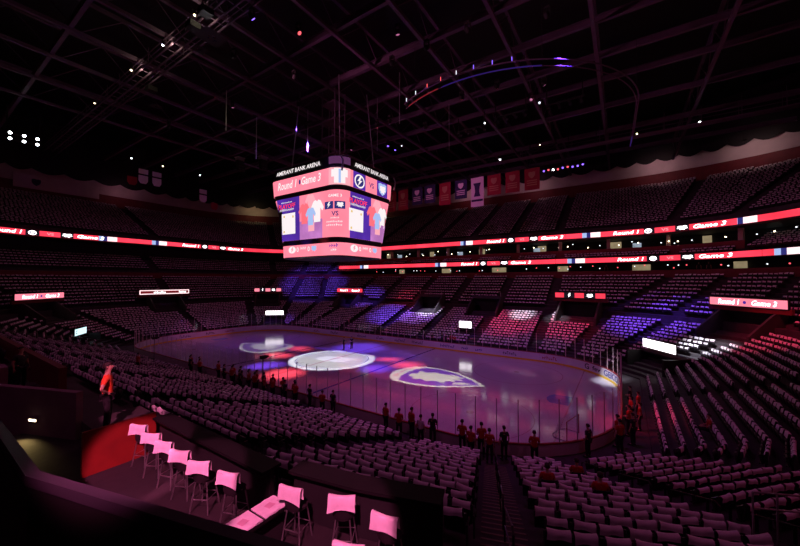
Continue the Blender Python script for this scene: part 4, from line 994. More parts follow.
# ---------------------------------------------------------------- aisle stairs near the camera, each step a piece
def stairs(st, label, k0=0, k1=NLOW, rail=True):
    root = empty('aisle_stairs'); tag(root, label, kind='structure')
    stepm = MB(); stepm.box((0, 0, .066), (1.05, .36, .132)); me1 = stepm.mesh('step', M['tread']); nosem = MB(); nosem.box((0, .17, .137), (1.05, .05, .012)); me2 = nosem.mesh('nosing', M['step_edge'])
    for k in range(k0, k1):
        p, t, n = local(st, DLOW[k]+.19); ang = math.atan2(t.y, t.x)
        s1_ = link('step', me1, root, (p.x, p.y, ZLOW[k]), ang); link('nosing', me2, s1_)
        p, t, n = local(st, DLOW[k]-.18); e_ = link('step_edge', me2, root, (p.x, p.y, ZLOW[k]-.132), ang)
    if rail:
        for k in range(k0+1, k1-1, 3):
            r = empty('aisle_handrail'); p, t, n = local(st, DLOW[k]); q, _, _ = local(st, DLOW[k]+1.48); z0 = ZLOW[k]; z1 = z0+.532
            tag(r, f'looped dark handrail on the {label.split(",")[0]}, {ORD((k-k0)//3+1)} from the ice', 'handrail', 'handrails down the aisle stairs')
            mb = MB(); mb.tube([(p.x, p.y, z0), (p.x, p.y, z0+.9), (p.x+(q.x-p.x)*.08, p.y+(q.y-p.y)*.08, z0+.96), (q.x-(q.x-p.x)*.08, q.y-(q.y-p.y)*.08, z1+.92), (q.x, q.y, z1+.86), (q.x, q.y, z1-.1)], .022, 8); mb.obj('top_rail', M['rail'], r)
            mb = MB(); mb.tube([(p.x, p.y, z0+.5), (q.x, q.y, z1+.46)], .016, 6); mb.obj('mid_rail', M['rail'], r)
stairs(('NR', 71), 'railed stairs, down to the ice at bottom centre')
stairs(('NR', 52), 'second stairs, between the blocks at lower right')
stairs(('NR', 32), 'third stairs, at the right end stand', rail=False)
stairs(('near', 21), 'stairs below the stools, hidden behind the counter', rail=False)
def ground0(x, y):
    d = math.hypot(max(abs(x)-21.95, 0), max(abs(y)-4.42, 0))-RC; z = .42
    for k in range(NLOW):
        if d > DLOW[k]-.37: z = ZLOW[k]
    return z
# guard rail at the head of the stairs
gr = empty('guard_rail', (0, 0, 0)); tag(gr, 'thin steel guard rail among the seats at lower right', 'railing')
p, q = Vector((33.1, -20.4, 0)), Vector((33.95, -20.02, 0)); z = ground0(33.5, -20.2)
for a in (p, (p+q)/2, q): mb = MB(); mb.tube([(a.x, a.y, z-.1), (a.x, a.y, 5.25)], .02, 6); mb.obj('post', M['steel'], gr)
for zz, nm in ((5.25, 'top_rail'), (4.9, 'mid_rail')): mb = MB(); mb.tube([(p.x, p.y, zz), (q.x, q.y, zz)], .022, 6); mb.obj(nm, M['steel'], gr)

# ---------------------------------------------------------------- people
def skinned(verts, edges, rad, root, sub=1):
    me = bpy.data.meshes.new('s'); me.from_pydata(verts, edges, []); o = bpy.data.objects.new('s', me); COL.objects.link(o)
    md = o.modifiers.new('s', 'SKIN'); md.use_smooth_shade = True
    for i, r in enumerate(rad):
        sv_ = me.skin_vertices[0].data[i]; sv_.radius = (r, r) if not isinstance(r, tuple) else r; sv_.use_root = (i == root)
    md2 = o.modifiers.new('u', 'SUBSURF'); md2.levels = sub; md2.render_levels = sub
    d = bpy.context.evaluated_depsgraph_get(); out = bpy.data.meshes.new_from_object(o.evaluated_get(d)); bpy.data.objects.remove(o); bpy.data.meshes.remove(me)
    return [tuple(v.co) for v in out.vertices], [tuple(p.vertices) for p in out.polygons]
def body_pose(pose):
    hipz = .92; sit = pose == 'sit'
    V = {}
    if sit: hipz = .50
    dz = hipz-.92
    V['pel'] = (0, 0, .95+dz); V['waist'] = (0, .01, 1.10+dz); V['chest'] = (0, .0, 1.30+dz); V['neck0'] = (0, -.01, 1.44+dz); V['neck1'] = (0, .005, 1.52+dz); V['jaw'] = (0, .03, 1.575+dz); V['head'] = (0, .01, 1.655+dz); V['crown'] = (0, 0, 1.735+dz)
    for s_, n_ in ((-1, 'L'), (1, 'R')):
        V['sh'+n_] = (s_*.17, -.005, 1.40+dz)
        if pose == 'stand': V['el'+n_] = (s_*.25, -.03, 1.13); V['wr'+n_] = (s_*.26, .04, .88)
        elif pose == 'clasp': V['el'+n_] = (s_*.25, -.04, 1.15); V['wr'+n_] = (s_*.06, .20, 1.08)
        elif pose == 'akimbo': V['el'+n_] = (s_*.40, -.06, 1.16); V['wr'+n_] = (s_*.19, .04, 1.00)
        else: V['el'+n_] = (s_*.24, .04, 1.14+dz); V['wr'+n_] = (s_*.12, .28, 1.06+dz)
        V['hip'+n_] = (s_*.095, 0, .90+dz)
        if sit: V['kn'+n_] = (s_*.12, .42, .50); V['an'+n_] = (s_*.11, .44, .09)
        else: V['kn'+n_] = (s_*.11, .025, .50); V['an'+n_] = (s_*.115, -.01, .09)
        V['toe'+n_] = (V['an'+n_][0]+s_*.02, V['an'+n_][1]+.16, .05)
    return V
def person_meshes(pose):
    V = body_pose(pose); out = {}
    def chain(names, edges, rad, root):
        ix = {n: i for i, n in enumerate(names)}; return skinned([V[n] for n in names], [(ix[a], ix[b_]) for a, b_ in edges], [rad[n] for n in names], ix[root])
    rad = dict(pel=(.13, .10), waist=(.125, .095), chest=(.15, .11), neck0=.065, neck1=.055, jaw=(.062, .07), head=(.078, .092), crown=(.05, .06))
    names = ['pel', 'waist', 'chest', 'neck0', 'neck1', 'jaw', 'head', 'crown']; E_ = [(a, b_) for a, b_ in zip(names, names[1:])]
    for n_ in 'LR':
        for nm, r in (('sh', .062), ('el', .042), ('wr', .028), ('hip', .085), ('kn', .058), ('an', .04), ('toe', .032)): names.append(nm+n_); rad[nm+n_] = r
        E_ += [('chest', 'sh'+n_), ('sh'+n_, 'el'+n_), ('el'+n_, 'wr'+n_), ('pel', 'hip'+n_), ('hip'+n_, 'kn'+n_), ('kn'+n_, 'an'+n_), ('an'+n_, 'toe'+n_)]
    v, f = chain(names, E_, rad, 'pel'); mb = MB(); mb.v = list(v); mb.f = list(f)
    h = Vector(V['head']); mb.tube([h+Vector((0, .075, .01)), h+Vector((0, .11, -.025)), h+Vector((0, .085, -.04))], [.010, .017, .010], 6)
    for s_ in (-1, 1): mb.tube([h+Vector((s_*.072, -.005, .02)), h+Vector((s_*.092, -.015, .0)), h+Vector((s_*.074, -.005, -.03))], [.010, .015, .009], 6)
    mb.tube([h+Vector((-.025, .082, -.062)), h+Vector((0, .09, -.063)), h+Vector((.025, .082, -.062))], .008, 5)
    for s_, n_ in ((-1, 'L'), (1, 'R')):     # hands: palm, four fingers, thumb
        w_ = Vector(V['wr'+n_]); e_ = Vector(V['el'+n_]); dr = (w_-e_).normalized(); sd = dr.cross(Vector((0, 0, 1)) if abs(dr.z) < .8 else Vector((0, 1, 0))).normalized(); nm_ = dr.cross(sd)
        mb.tube([w_-dr*.02, w_+dr*.03, w_+dr*.08], [.026, .036, .030], 8)
        for q, ln in enumerate((.070, .080, .076, .060)):
            b0 = w_+dr*.075+sd*(.020*(q-1.5)); mb.tube([b0, b0+dr*ln*.5+nm_*.008, b0+dr*ln*.9+nm_*.03], [.0095, .009, .007], 6)
        b0 = w_+dr*.03+sd*-.028; mb.tube([b0, b0+dr*.03-sd*.022, b0+dr*.062-sd*.022+nm_*.012], [.011, .010, .008], 6)
    out['body'] = mb
    # shirt
    V2 = dict(V); 
    for n_ in 'LR': V2['cf'+n_] = tuple(Vector(V['sh'+n_]).lerp(Vector(V['el'+n_]), .72))
    V2['hem'] = (0, 0, V['pel'][2]-.06); V2['col'] = (0, -.01, V['neck0'][2]-.005)
    names = ['hem', 'pel', 'waist', 'chest', 'col', 'shL', 'cfL', 'shR', 'cfR']; rad = dict(hem=(.165, .13), pel=(.165, .13), waist=(.15, .12), chest=(.17, .13), col=.075, shL=.078, cfL=.066, shR=.078, cfR=.066)
    ix = {n: i for i, n in enumerate(names)}; E_ = [('hem', 'pel'), ('pel', 'waist'), ('waist', 'chest'), ('chest', 'col'), ('chest', 'shL'), ('shL', 'cfL'), ('chest', 'shR'), ('shR', 'cfR')]
    v, f = skinned([V2[n] for n in names], [(ix[a], ix[b_]) for a, b_ in E_], [rad[n] for n in names], ix['chest']); mb = MB(); mb.v = v; mb.f = f; out['shirt'] = mb
    names = ['pel', 'hipL', 'knL', 'anL', 'hipR', 'knR', 'anR']; rad = dict(pel=(.15, .115), hipL=.10, hipR=.10, knL=.075, knR=.075, anL=.06, anR=.06)
    ix = {n: i for i, n in enumerate(names)}; E_ = [('pel', 'hipL'), ('hipL', 'knL'), ('knL', 'anL'), ('pel', 'hipR'), ('hipR', 'knR'), ('knR', 'anR')]
    v, f = skinned([V[n] for n in names], [(ix[a], ix[b_]) for a, b_ in E_], [rad[n] for n in names], 0); mb = MB(); mb.v = v; mb.f = f; out['trousers'] = mb
    mb = MB()
    for n_ in 'LR': a = Vector(V['an'+n_]); b_ = Vector(V['toe'+n_]); mb.tube([a+Vector((0, -.06, -.05)), a+Vector((0, .02, -.03)), b_+Vector((0, 0, -.01)), b_+Vector((0, .06, -.02))], [.042, .05, .045, .022], 8)
    out['shoes'] = mb
    mb = MB(); rows = []
    for i in range(7):
        th = PI/2*i/6*1.05; row = []
        for j in range(14):
            a = 2*PI*j/14; back = math.sin(a) < .25; r = math.sin(th)*.098; ext = 1.0 if back else .72
            row.append((h.x+r*math.cos(a)*.92, h.y-.012+r*math.sin(a)*1.08*(1 if back else .95), h.z+.01+.105*math.cos(th*ext*1.0) - (.03 if back and i == 6 else 0)))
        rows.append(row)
    mb.sheet(rows, close=True); out['hair'] = mb
    return out
PM = {}
for ps in ('stand', 'clasp', 'akimbo', 'sit'):
    pm = person_meshes(ps); PM[ps] = {}
    for k, mb in pm.items():
        if k == 'shirt':
            for c in ('orange', 'tshirt_dark', 'tshirt_white', 'vest'): PM[ps]['shirt_'+c] = mb.mesh('shirt', M[c], True)
        else: PM[ps][k] = mb.mesh(k, M[{'body': 'skin', 'trousers': 'trouser', 'shoes': 'shoe', 'hair': 'hair'}[k]], True)
def person(x, y, z, face, pose, shirt, label, group=None, scale=1.0):
    t = empty('person', (x, y, z), face); t.scale = (scale,)*3; tag(t, label, 'person', group)
    for k in ('body', 'trousers', 'shoes', 'hair'): link(k, PM[pose][k], t)
    link('shirt', PM[pose]['shirt_'+shirt], t)
    return t
def ground(x, y):
    """height of the lower stand under a point"""
    dx = max(abs(x)-21.95, 0); dy = max(abs(y)-4.42, 0); d = math.hypot(dx, dy)-RC; z = .25
    for k in range(NLOW):
        if d > DLOW[k]-.37: z = ZLOW[k]
    return z
rr = random.Random(3)
def on_rim(x, y, d=.75):
    """nearest place on the walkway behind the boards"""
    cx = max(-21.95, min(21.95, x)); cyy = max(-4.42, min(4.42, y)); v = Vector((x-cx, y-cyy)); v = v.normalized()*(RC+d); return cx+v.x, cyy+v.y
def face_in(x, y):
    cx = max(-21.95, min(21.95, x)); cyy = max(-4.42, min(4.42, y)); return math.atan2(cyy-y, cx-x)-PI/2
lines = [
    ('of five at the near glass right of centre', [(18.12, -12.76), (19.42, -13.34), (20.04, -12.93), (20.92, -13.37), (21.46, -13.01)], ['orange', 'orange', 'orange', 'tshirt_white', 'tshirt_dark']),
    ('of six at the glass by the railed stairs', [(23.2, -13.15), (23.7, -12.9), (24.1, -12.6), (24.6, -12.88), (25.3, -12.68), (26.4, -11.89)], ['orange', 'orange', 'orange', 'orange', 'tshirt_dark', 'orange']),
    ('in the line along the near glass', [(-6.9, -14), (-6.1, -13.9), (-5.2, -13.3), (-4.2, -14), (-1.6, -14), (.2, -14), (.9, -14.4), (1.5, -14), (2.1, -14.3), (2.7, -14), (3.4, -14.2), (4.0, -14), (4.5, -14.2), (4.9, -14), (5.5, -14.2), (6.2, -14.2), (6.7, -14), (7.3, -14), (8.0, -14), (8.8, -14), (9.4, -13.3), (10.0, -13), (11.1, -12.8), (12.9, -13.6), (13.5, -13)], None),
    ('behind the far boards right of centre', [(10.6, 14), (9.9, 14), (9.2, 14), (8.4, 14), (7.0, 14), (5.4, 14)], ['orange', 'orange', 'tshirt_dark', 'tshirt_dark', 'tshirt_dark', 'tshirt_dark']),
    ('round the near right corner glass', [(28.4, -9.6), (29.6, -8.29), (29.9, -7.7), (30.2, -6.9), (30.5, -5.85), (30.6, -4.6), (30.7, -3.5), (30.8, -2.2), (30.8, -1.0)], None)]
for nm, pts, cols in lines:
    for i, (x, y) in enumerate(pts):
        X, Y = on_rim(x, y, .62+.45*(i % 2)); c = cols[i] if cols else rr.choice(['orange', 'orange', 'tshirt_dark', 'orange', 'tshirt_dark'])
        cn = {'orange': 'orange-red', 'tshirt_dark': 'dark', 'tshirt_white': 'pale'}[c]
        person(X, Y, .42, face_in(x, y)+rr.uniform(-.4, .4), rr.choice(['stand', 'clasp', 'stand']), c, f'person in {cn} shirt, {ORD(i+1)} from {"right" if "far" in nm else "left"} {nm}', 'people standing round the glass', rr.uniform(1.0, 1.09))
person(18.35, -27.55, 5.66, R_(-25), 'akimbo', 'vest', 'usher in bright orange shirt, hands on hips, above the red partition', None, 1.1)
person(9.2, -27.9, 5.3, R_(-60), 'stand', 'tshirt_dark', 'person in dark clothes standing at far left above the loge wall', None, 1.03)
person(-3.4, -19.4, ground(-3.4, -19.4), R_(0), 'stand', 'orange', 'person in orange shirt standing among the rows at left', None)
for x, y, c, lb in ((28.55, -18.35, 'orange', 'person in red shirt sitting beside the railed stairs'), (30.3, -19.0, 'orange', 'person in red shirt sitting mid-block right of the stairs'), (29.1, -15.6, 'orange', 'person in red shirt sitting near the glass below the stairs'), (34.6, -6.2, 'orange', 'person in red shirt sitting in the right end stand')):
    q = SEATS[SITIDX[SITXY.index((x, y))]]; person(q[0], q[1], q[2], math.atan2(q[4], q[3]), 'sit', c, lb, 'people sitting in the stands')
person(-2.7, 5.0, 0, R_(150), 'stand', 'tshirt_dark', 'left one of two dark figures standing on the ice', 'people on the ice', 1.03)
person(-2.3, 6.2, 0, R_(190), 'clasp', 'tshirt_dark', 'right one of two dark figures standing on the ice', 'people on the ice', 1.03)
# dark figures in the far suites
for i, u in enumerate((38.5, 39.4, 40.8, 42.2, 62, 63, 75)):
    q = on_path(P24, S24, u, -.9); person(q[0], q[1], 11.0, PI, 'stand', 'tshirt_dark', f'dark figure behind the far parapet, {ORD(i+1)} from the right', 'figures in the far suites')
p_ = on_path(P24, S24, 21.0, -3.2); person(p_[0], p_[1], 15.05, PI*.8, 'stand', 'tshirt_white', 'person in white shirt standing in the right end suites', None, 1.1)

# ---------------------------------------------------------------- roof steel
XT = [39.4, 28.7, 21.2, 14.3, 7.6, .6, -6.4, -13.1, -20.0, -27.0, -34.0]
ZB, ZT = 34.0, 37.4
wb = MB(); wb.tube([(0, 0, 0), (0, 3.6, 3.4)], .045, 5); me_wa = wb.mesh('web_brace', M['truss']); wb = MB(); wb.tube([(0, 0, 3.4), (0, 3.6, 0)], .045, 5); me_wb = wb.mesh('web_brace', M['truss'])
for i, x in enumerate(XT):
    t = empty('roof_truss', (x, 0, ZB)); tag(t, f'dark steel roof truss crossing the hall, {ORD(i+1)} from the right', 'truss', 'roof trusses', 'structure'); del t['category']
    y0, y1 = -43, 54
    mb = MB(); mb.box((0, (y0+y1)/2, 0), (.34, y1-y0, .34)); mb.obj('bottom_chord', M['truss'], t)
    mb = MB(); mb.box((0, (y0+y1)/2, ZT-ZB), (.34, y1-y0, .34)); mb.obj('top_chord', M['truss'], t)
    for k in range(27):
        link('web_brace', me_wa if k % 2 == 0 else me_wb, t, (0, y0+k*3.6, 0))
YB = [-22.0, -7.4, -1.35, 5.5, 11.0, 16.8, 23.8, 34.0, 44.0]
for i, y in enumerate(YB):
    z = ZB + (.4 if i % 2 else .1)
    mb = MB(); mb.box((0, 0, .3), (110, .09, .62)); mb.box((0, 0, 0), (110, .36, .07)); mb.box((0, 0, .62), (110, .36, .07)); o = mb.obj('roof_beam', M['truss'], loc=(-2, y, z)); tag(o, f'long dark roof beam, {ORD(i+1)} back from the near side', kind='structure')
for i, y in enumerate((1.9, 8.6, 14.2, 20, 28, 39)):
    mb = MB(); mb.tube([(-55, y, ZB+2.6), (52, y, ZB+2.6)], .12, 6); o = mb.obj('roof_purlin', M['truss']); tag(o, f'thin roof pipe, {ORD(i+1)} back from the near side', kind='structure')
# catwalk
cw = empty('catwalk', (0, -15.9, 32.4)); tag(cw, 'long lighting catwalk running along the upper left', 'catwalk')
mb = MB()
for s_ in (-.8, 0, .8): mb.box((-8, s_, 0), (88, .1, .16))
mb.obj('deck_stringer', M['truss'], cw)
crs = MB(); crs.box((0, 0, .1), (.08, 1.6, .06)); me_cr = crs.mesh('cross_bar', M['truss'])
for x in np.arange(-51, 36, 1.5): link('cross_bar', me_cr, cw, (float(x), 0, 0))
for s_ in (-.8, .8):
    mb = MB(); mb.tube([(-52, s_, 1.1), (36, s_, 1.1)], .05, 6); mb.obj('hand_rail', M['truss'], cw); mb = MB(); mb.tube([(-52, s_, .55), (36, s_, .55)], .04, 6); mb.obj('mid_rail', M['truss'], cw)
pst = MB(); pst.tube([(0, 0, 0), (0, 0, 1.1)], .04, 6); me_ps = pst.mesh('rail_post', M['truss']); hg = MB(); hg.tube([(0, 0, 0), (0, 0, 1.7)], .03, 5); me_hg = hg.mesh('hanger', M['truss'])
for x in np.arange(-50, 36, 4.0):
    for s_ in (-.8, .8): link('rail_post', me_ps, cw, (float(x), s_, 0)); link('hanger', me_hg, cw, (float(x), s_, 0))
# second catwalk at the far side
cw2 = empty('catwalk', (0, 30.5, 31.6)); tag(cw2, 'lighting catwalk along the far side of the roof', 'catwalk')
mb = MB(); mb.box((2, 0, 0), (96, 1.4, .14)); mb.obj('deck', M['truss'], cw2)
for s_ in (-.7, .7): mb = MB(); mb.tube([(-46, s_, 1.1), (50, s_, 1.1)], .05, 6); mb.obj('hand_rail', M['truss'], cw2)
for x in np.arange(-44, 50, 4.0):
    for s_ in (-.7, .7): link('rail_post', me_ps, cw2, (float(x), s_, 0)); link('hanger', me_hg, cw2, (float(x), s_, 0)).scale = (1, 1, 1.5)

# ---------------------------------------------------------------- lamps in the roof
def fixture_mesh():
    P = {}
    mb = MB(); mb.box((0, 0, .62), (.42, .34, .2)); P['base'] = mb.mesh('base', M['black'])
    mb = MB(); mb.box((-.24, 0, .3), (.06, .16, .6)); mb.box((.24, 0, .3), (.06, .16, .6)); P['yoke'] = mb.mesh('yoke', M['black'])
    mb = MB(); mb.lathe([(.10, .28), (.19, .20), (.21, 0), (.21, -.16)], n=14); P['lamp_head'] = mb.mesh('lamp_head', M['black'])
    mb = MB(); mb.lathe([(.02, -.16), (.17, -.165), (.17, -.155)], n=14); P['lens'] = mb
    return P
FX = fixture_mesh(); LENS = {k: FX['lens'].mesh('lens', M[k]) for k in ('lens_white', 'lens_warm', 'lens_small', 'lens_blue', 'lens_red', 'lens_pink')}
def fixture(loc, target, lens, label, group, scale=1.0, cat='spotlight', name='stage_or_fill_lamp'):
    t = empty(name, loc); t.scale = (scale,)*3; tag(t, label, cat, group)
    for k in ('base', 'yoke'): link(k, FX[k], t)
    h = link('lamp_head', FX['lamp_head'], t); d = Vector(target)-Vector(loc); q = d.to_track_quat('-Z', 'Y'); h.rotation_euler = q.to_euler()
    link('lens', LENS[lens], h); return t
cn = lambda c: 'pink' if c in (PINK, MAG) else 'blue' if c in (BLUE, VIO) else 'red' if c == REDL else 'white' if c == WHT else 'violet'
seen = {}
for i, (loc, tgt, pw, c, an, bl) in enumerate(FILL_WASH + HEADS):  # the added fill lamps get fixtures too, like the moving heads
    d = (Vector(tgt)-Vector(loc)).normalized(); lamp('spot_beam', loc, tgt, pw, c, an, bl, .5 if i < len(FILL_WASH) else .12)
    nm = cn(c); seen[nm] = 1+sum(1 for q in FILL_WASH+HEADS if cn(q[3]) == nm and (q[0][0], q[0][1], q[2]) > (loc[0], loc[1], pw))
    fixture(tuple(Vector(loc)-d*.4), tgt, {'pink': 'lens_pink', 'blue': 'lens_blue', 'red': 'lens_red', 'white': 'lens_small', 'violet': 'lens_pink'}[nm], f'moving-head or added fill lamp with {nm} lens under roof, {ORD(seen[nm])} of that colour from right', 'moving heads in the roof')
# house lamps seen glowing in the photograph
GLOW = [((1.33, -17.5, 32), 'lens_warm', 1.0), ((-4.96, -17.35, 32), 'lens_white', 1.1), ((-12.0, -17.5, 32), 'lens_warm', 1.1), ((-23.8, -17.4, 32), 'lens_warm', 1.0), ((-42.9, -7.4, 32), 'lens_white', 1.4), ((-43.0, -2.4, 32), 'lens_warm', 1.5), ((-42.9, 4.4, 32), 'lens_white', 1.2),
        ((14.9, 14.5, 32), 'lens_white', 1.2), ((12.3, 30.0, 32), 'lens_white', 1.7), ((40.0, 30.9, 32), 'lens_white', 2.0), ((.8, 14.8, 32), 'lens_small', 1.3), ((19.8, 26.8, 32), 'lens_warm', 1.0), ((26.0, 31.0, 32), 'lens_warm', 1.3), ((32.8, 30.5, 32), 'lens_warm', 1.3), ((22.4, 13.0, 32), 'lens_small', 1.6)]
for i, (loc, ln, sc) in enumerate(GLOW):
    fixture(loc, tuple(CAMP), ln, f'glowing {"warm" if ln == "lens_warm" else "white"} lamp on the roof steel, {ORD(i+1)} in a zigzag from upper left', 'lamps on the roof steel', sc*.5, 'lamp', 'roof_lamp')
for gx_ in (1.33, -4.96, -12.0): lamp('catwalk_glow', (gx_+.5, -16.9, 32.15), (gx_-1.5, -15.6, 33.2), 90, (1, .85, .55), 150, .8, .1)
k = 0
for gx, gy, gz, lab in ((-39.5, -21.0, 30.0, 'left'),):
    t = empty('flood_bank', (gx, gy, gz)); tag(t, 'cluster of small white flood lamps at the upper left', 'floodlight')
    mb = MB(); mb.box((0, 0, .3), (.2, 3.6, .2)); mb.box((0, 0, -.5), (.2, 3.6, .2)); mb.box((0, 1.6, 2), (.15, .15, 4)); mb.box((0, -1.6, 2), (.15, .15, 4)); mb.obj('frame', M['black'], t)
    for y in (-1.3, 0, 1.3):
        for z in (-.5, .3):
            h = link('lamp_head', FX['lamp_head'], t, (.2, y, z)); h.rotation_euler = (Vector((1, -.1, -.3))).to_track_quat('-Z', 'Y').to_euler(); h.scale = (1.1,)*3; link('lens', LENS['lens_white'], h)
# dim sports floods in banks over the far side (switched nearly off)
for b, (gx, gy) in enumerate(((18.5, 14.2), (25.0, 14.5), (12.5, 15.5), (25.5, 30.8), (20.0, 28.0))):
    t = empty('flood_bank', (gx, gy, 31.6)); tag(t, f'bank of dim sports floodlights over the far side, {ORD(b+1)} of five', 'floodlight', 'dim floodlight banks')
    mb = MB(); mb.box((0, 0, .55), (4.4, .2, .2)); mb.box((-2, 0, 1.6), (.12, .12, 2)); mb.box((2, 0, 1.6), (.12, .12, 2)); mb.obj('frame', M['black'], t)
    for x in (-1.8, -.6, .6, 1.8):
        for y in (-.5, .5):
            h = link('lamp_head', FX['lamp_head'], t, (x, y, .2)); h.rotation_euler = (Vector((.1, -1, -.7))).to_track_quat('-Z', 'Y').to_euler(); link('lens', LENS['lens_pink'] if (x > 1) else LENS['lens_small'], h).scale = (.45,)*3
# light string on the far truss
ls = empty('light_string', (22.5, 31.5, 29.0)); tag(ls, 'string of small red and blue stage lamps over the far stand', 'light string')
mb = MB(); mb.box((0, 0, .25), (6.6, .3, .1)); mb.obj('bar', M['black'], ls)
for i in range(9):
    o = link('bulb', mbulb.mesh('bulb', M['lens_blue' if i in (0, 4, 6, 7, 8) else 'lens_red' if i % 2 else 'lens_white'], True), ls, (-3+.75*i, 0, .08*math.sin(i*1.7))); o.scale = (1.6,)*3
# curved hanging light track
ct = empty('curved_light_track', (18, 12, 29.0)); tag(ct, 'curved violet light track hanging under the roof right of the scoreboard', 'light track')
arc = [(14.4*math.cos(R_(a)), 14.4*math.sin(R_(a)), 0) for a in range(-118, 6, 5)] + [(14.3, 4, 0), (14.2, 8, 0), (14.0, 13.2, 0)]
mb = MB(); mb.tube(arc, .07, 6); mb.obj('track', M['truss'], ct); mb = MB(); mb.tube([(x*.985, y*.985, -.45) for x, y, z in arc], .05, 6); mb.obj('lower_track', M['truss'], ct)
for nm, a0, a1, mt in (('tube_segment', -115, -98, 'tube_red'), ('tube_segment', -96, -60, 'tube_blue'), ):
    mb = MB(); mb.tube([(14.25*math.cos(R_(a)), 14.25*math.sin(R_(a)), -.47) for a in np.linspace(a0, a1, 9)], .055, 6); mb.obj(nm, M[mt], ct)
for i, a in enumerate(np.linspace(-116, -70, 8)):
    mb = MB(); mb.tube([(0, 0, 0), (0, 0, .45)], .03, 6); mb.obj('marker_lamp', M[('lens_small', 'lens_small', 'lens_red', 'lens_red', 'lens_small', 'lens_blue', 'lens_blue', 'lens_blue')[i]], ct, loc=(14.4*math.cos(R_(float(a))), 14.4*math.sin(R_(float(a))), 0))
mb = MB(); mb.tube([(14.0, 9.5, -.5), (13.85, 13.0, -.5)], .06, 6); mb.obj('tube_segment', M['tube_blue'], ct)
for a in (-110, -60, -10): mb = MB(); mb.tube([(0, 0, 0), (0, 0, 5)], .02, 5); mb.obj('drop_cable', M['rail'], ct, loc=(14.4*math.cos(R_(a)), 14.4*math.sin(R_(a)), 0))
# speaker cluster left of the scoreboard
for i, (x, y, z) in enumerate(((-21.0, 0.0, 29.6), (-17.5, 1.8, 29.6))):
    t = empty('speaker_array', (x, y, z)); tag(t, f'hanging line-array loudspeaker lit at its edge, {"left" if i == 0 else "right"} of two by scoreboard', 'speaker', 'line arrays')
    for k in range(5): mb = MB(); mb.box((.05*k*k*.3, 0, -.42*k), (.8, 1.1, .38), Matrix.Rotation(R_(6*k), 3, 'Y')); mb.obj('cabinet', M['steel'] if k == 0 else M['black'], t)
    mb = MB(); mb.tube([(0, 0, .2), (0, 0, 4.4)], .03, 5); mb.obj('cable', M['rail'], t)
    mb = MB(); mb.box((0, 0, .28), (1.0, 1.3, .12)); mb.obj('bracket', M['chrome'], t)
for i, (x, y, z0, z1) in enumerate(((-12, -3, 27, 33), (-6, 1, 28, 34), (9.5, 1, 28, 34), (12, 9, 27, 33), (-9, -9, 28, 33), (4, 4, 27, 34))):
    mb = MB(); mb.tube([(0, 0, 0), (0, 0, z1-z0)], .05, 6); o = mb.obj('drop_pipe', M['steel'], loc=(x, y, z0)); tag(o, f'thin steel drop pipe under the roof round the scoreboard, {ORD(i+1)} of six', 'pipe', 'drop pipes')

# ---------------------------------------------------------------- banners
def banner(x, y, ztop_, w_, h_, mt, rz, label, kind, ink):
    t = empty('hanging_banner', (x, y, ztop_), rz); tag(t, label, 'banner', 'championship banners' if kind != 'jersey' else 'jersey banners')
    mb = MB(); rows = [[(w_*(f-.5), .05*math.sin(6*f+zz), -zz) for f in np.linspace(0, 1, 6)] for zz in np.linspace(0, h_, 5)]; mb.sheet(rows); mb.sheet([[(p[0], p[1]+.03, p[2]) for p in r] for r in rows]); mb.obj('cloth', mt, t, True)
    mb = MB(); mb.tube([(-w_/2-.1, 0, .03), (w_/2+.1, 0, .03)], .05, 6); mb.obj('rod', M['rail'], t)
    F = lambda a, b_: (a, -.09, b_)
    mb = MB()
    if kind == 'crest':
        put_icon(mb, SHIELD, F, 0, -h_*.32, w_*.26, h_*.16); 
        for q in range(3): put_poly(mb, rect(-w_*.34, w_*.34, -h_*(.60+.1*q), -h_*(.555+.1*q)), F)
    elif kind == 'cup':
        put_poly(mb, [(-.3*w_, -.2*h_), (.3*w_, -.2*h_), (.2*w_, -.32*h_), (.16*w_, -.5*h_), (.26*w_, -.66*h_), (-.26*w_, -.66*h_), (-.16*w_, -.5*h_), (-.2*w_, -.32*h_)], F); put_poly(mb, rect(-w_*.45, w_*.45, -h_*.83, -h_*.76), F)
    else:
        put_poly(mb, rect(-w_*.3, w_*.3, -h_*.6, -h_*.35), F)
    mb.obj('print', ink, t)
bxs = [(393, 'r'), (405, 'r'), (418.5, 'b'), (431, 'b'), (446, 'r'), (461.5, 'b'), (477, 'w'), (493, 'r'), (511, 'r'), (530, 'r')]
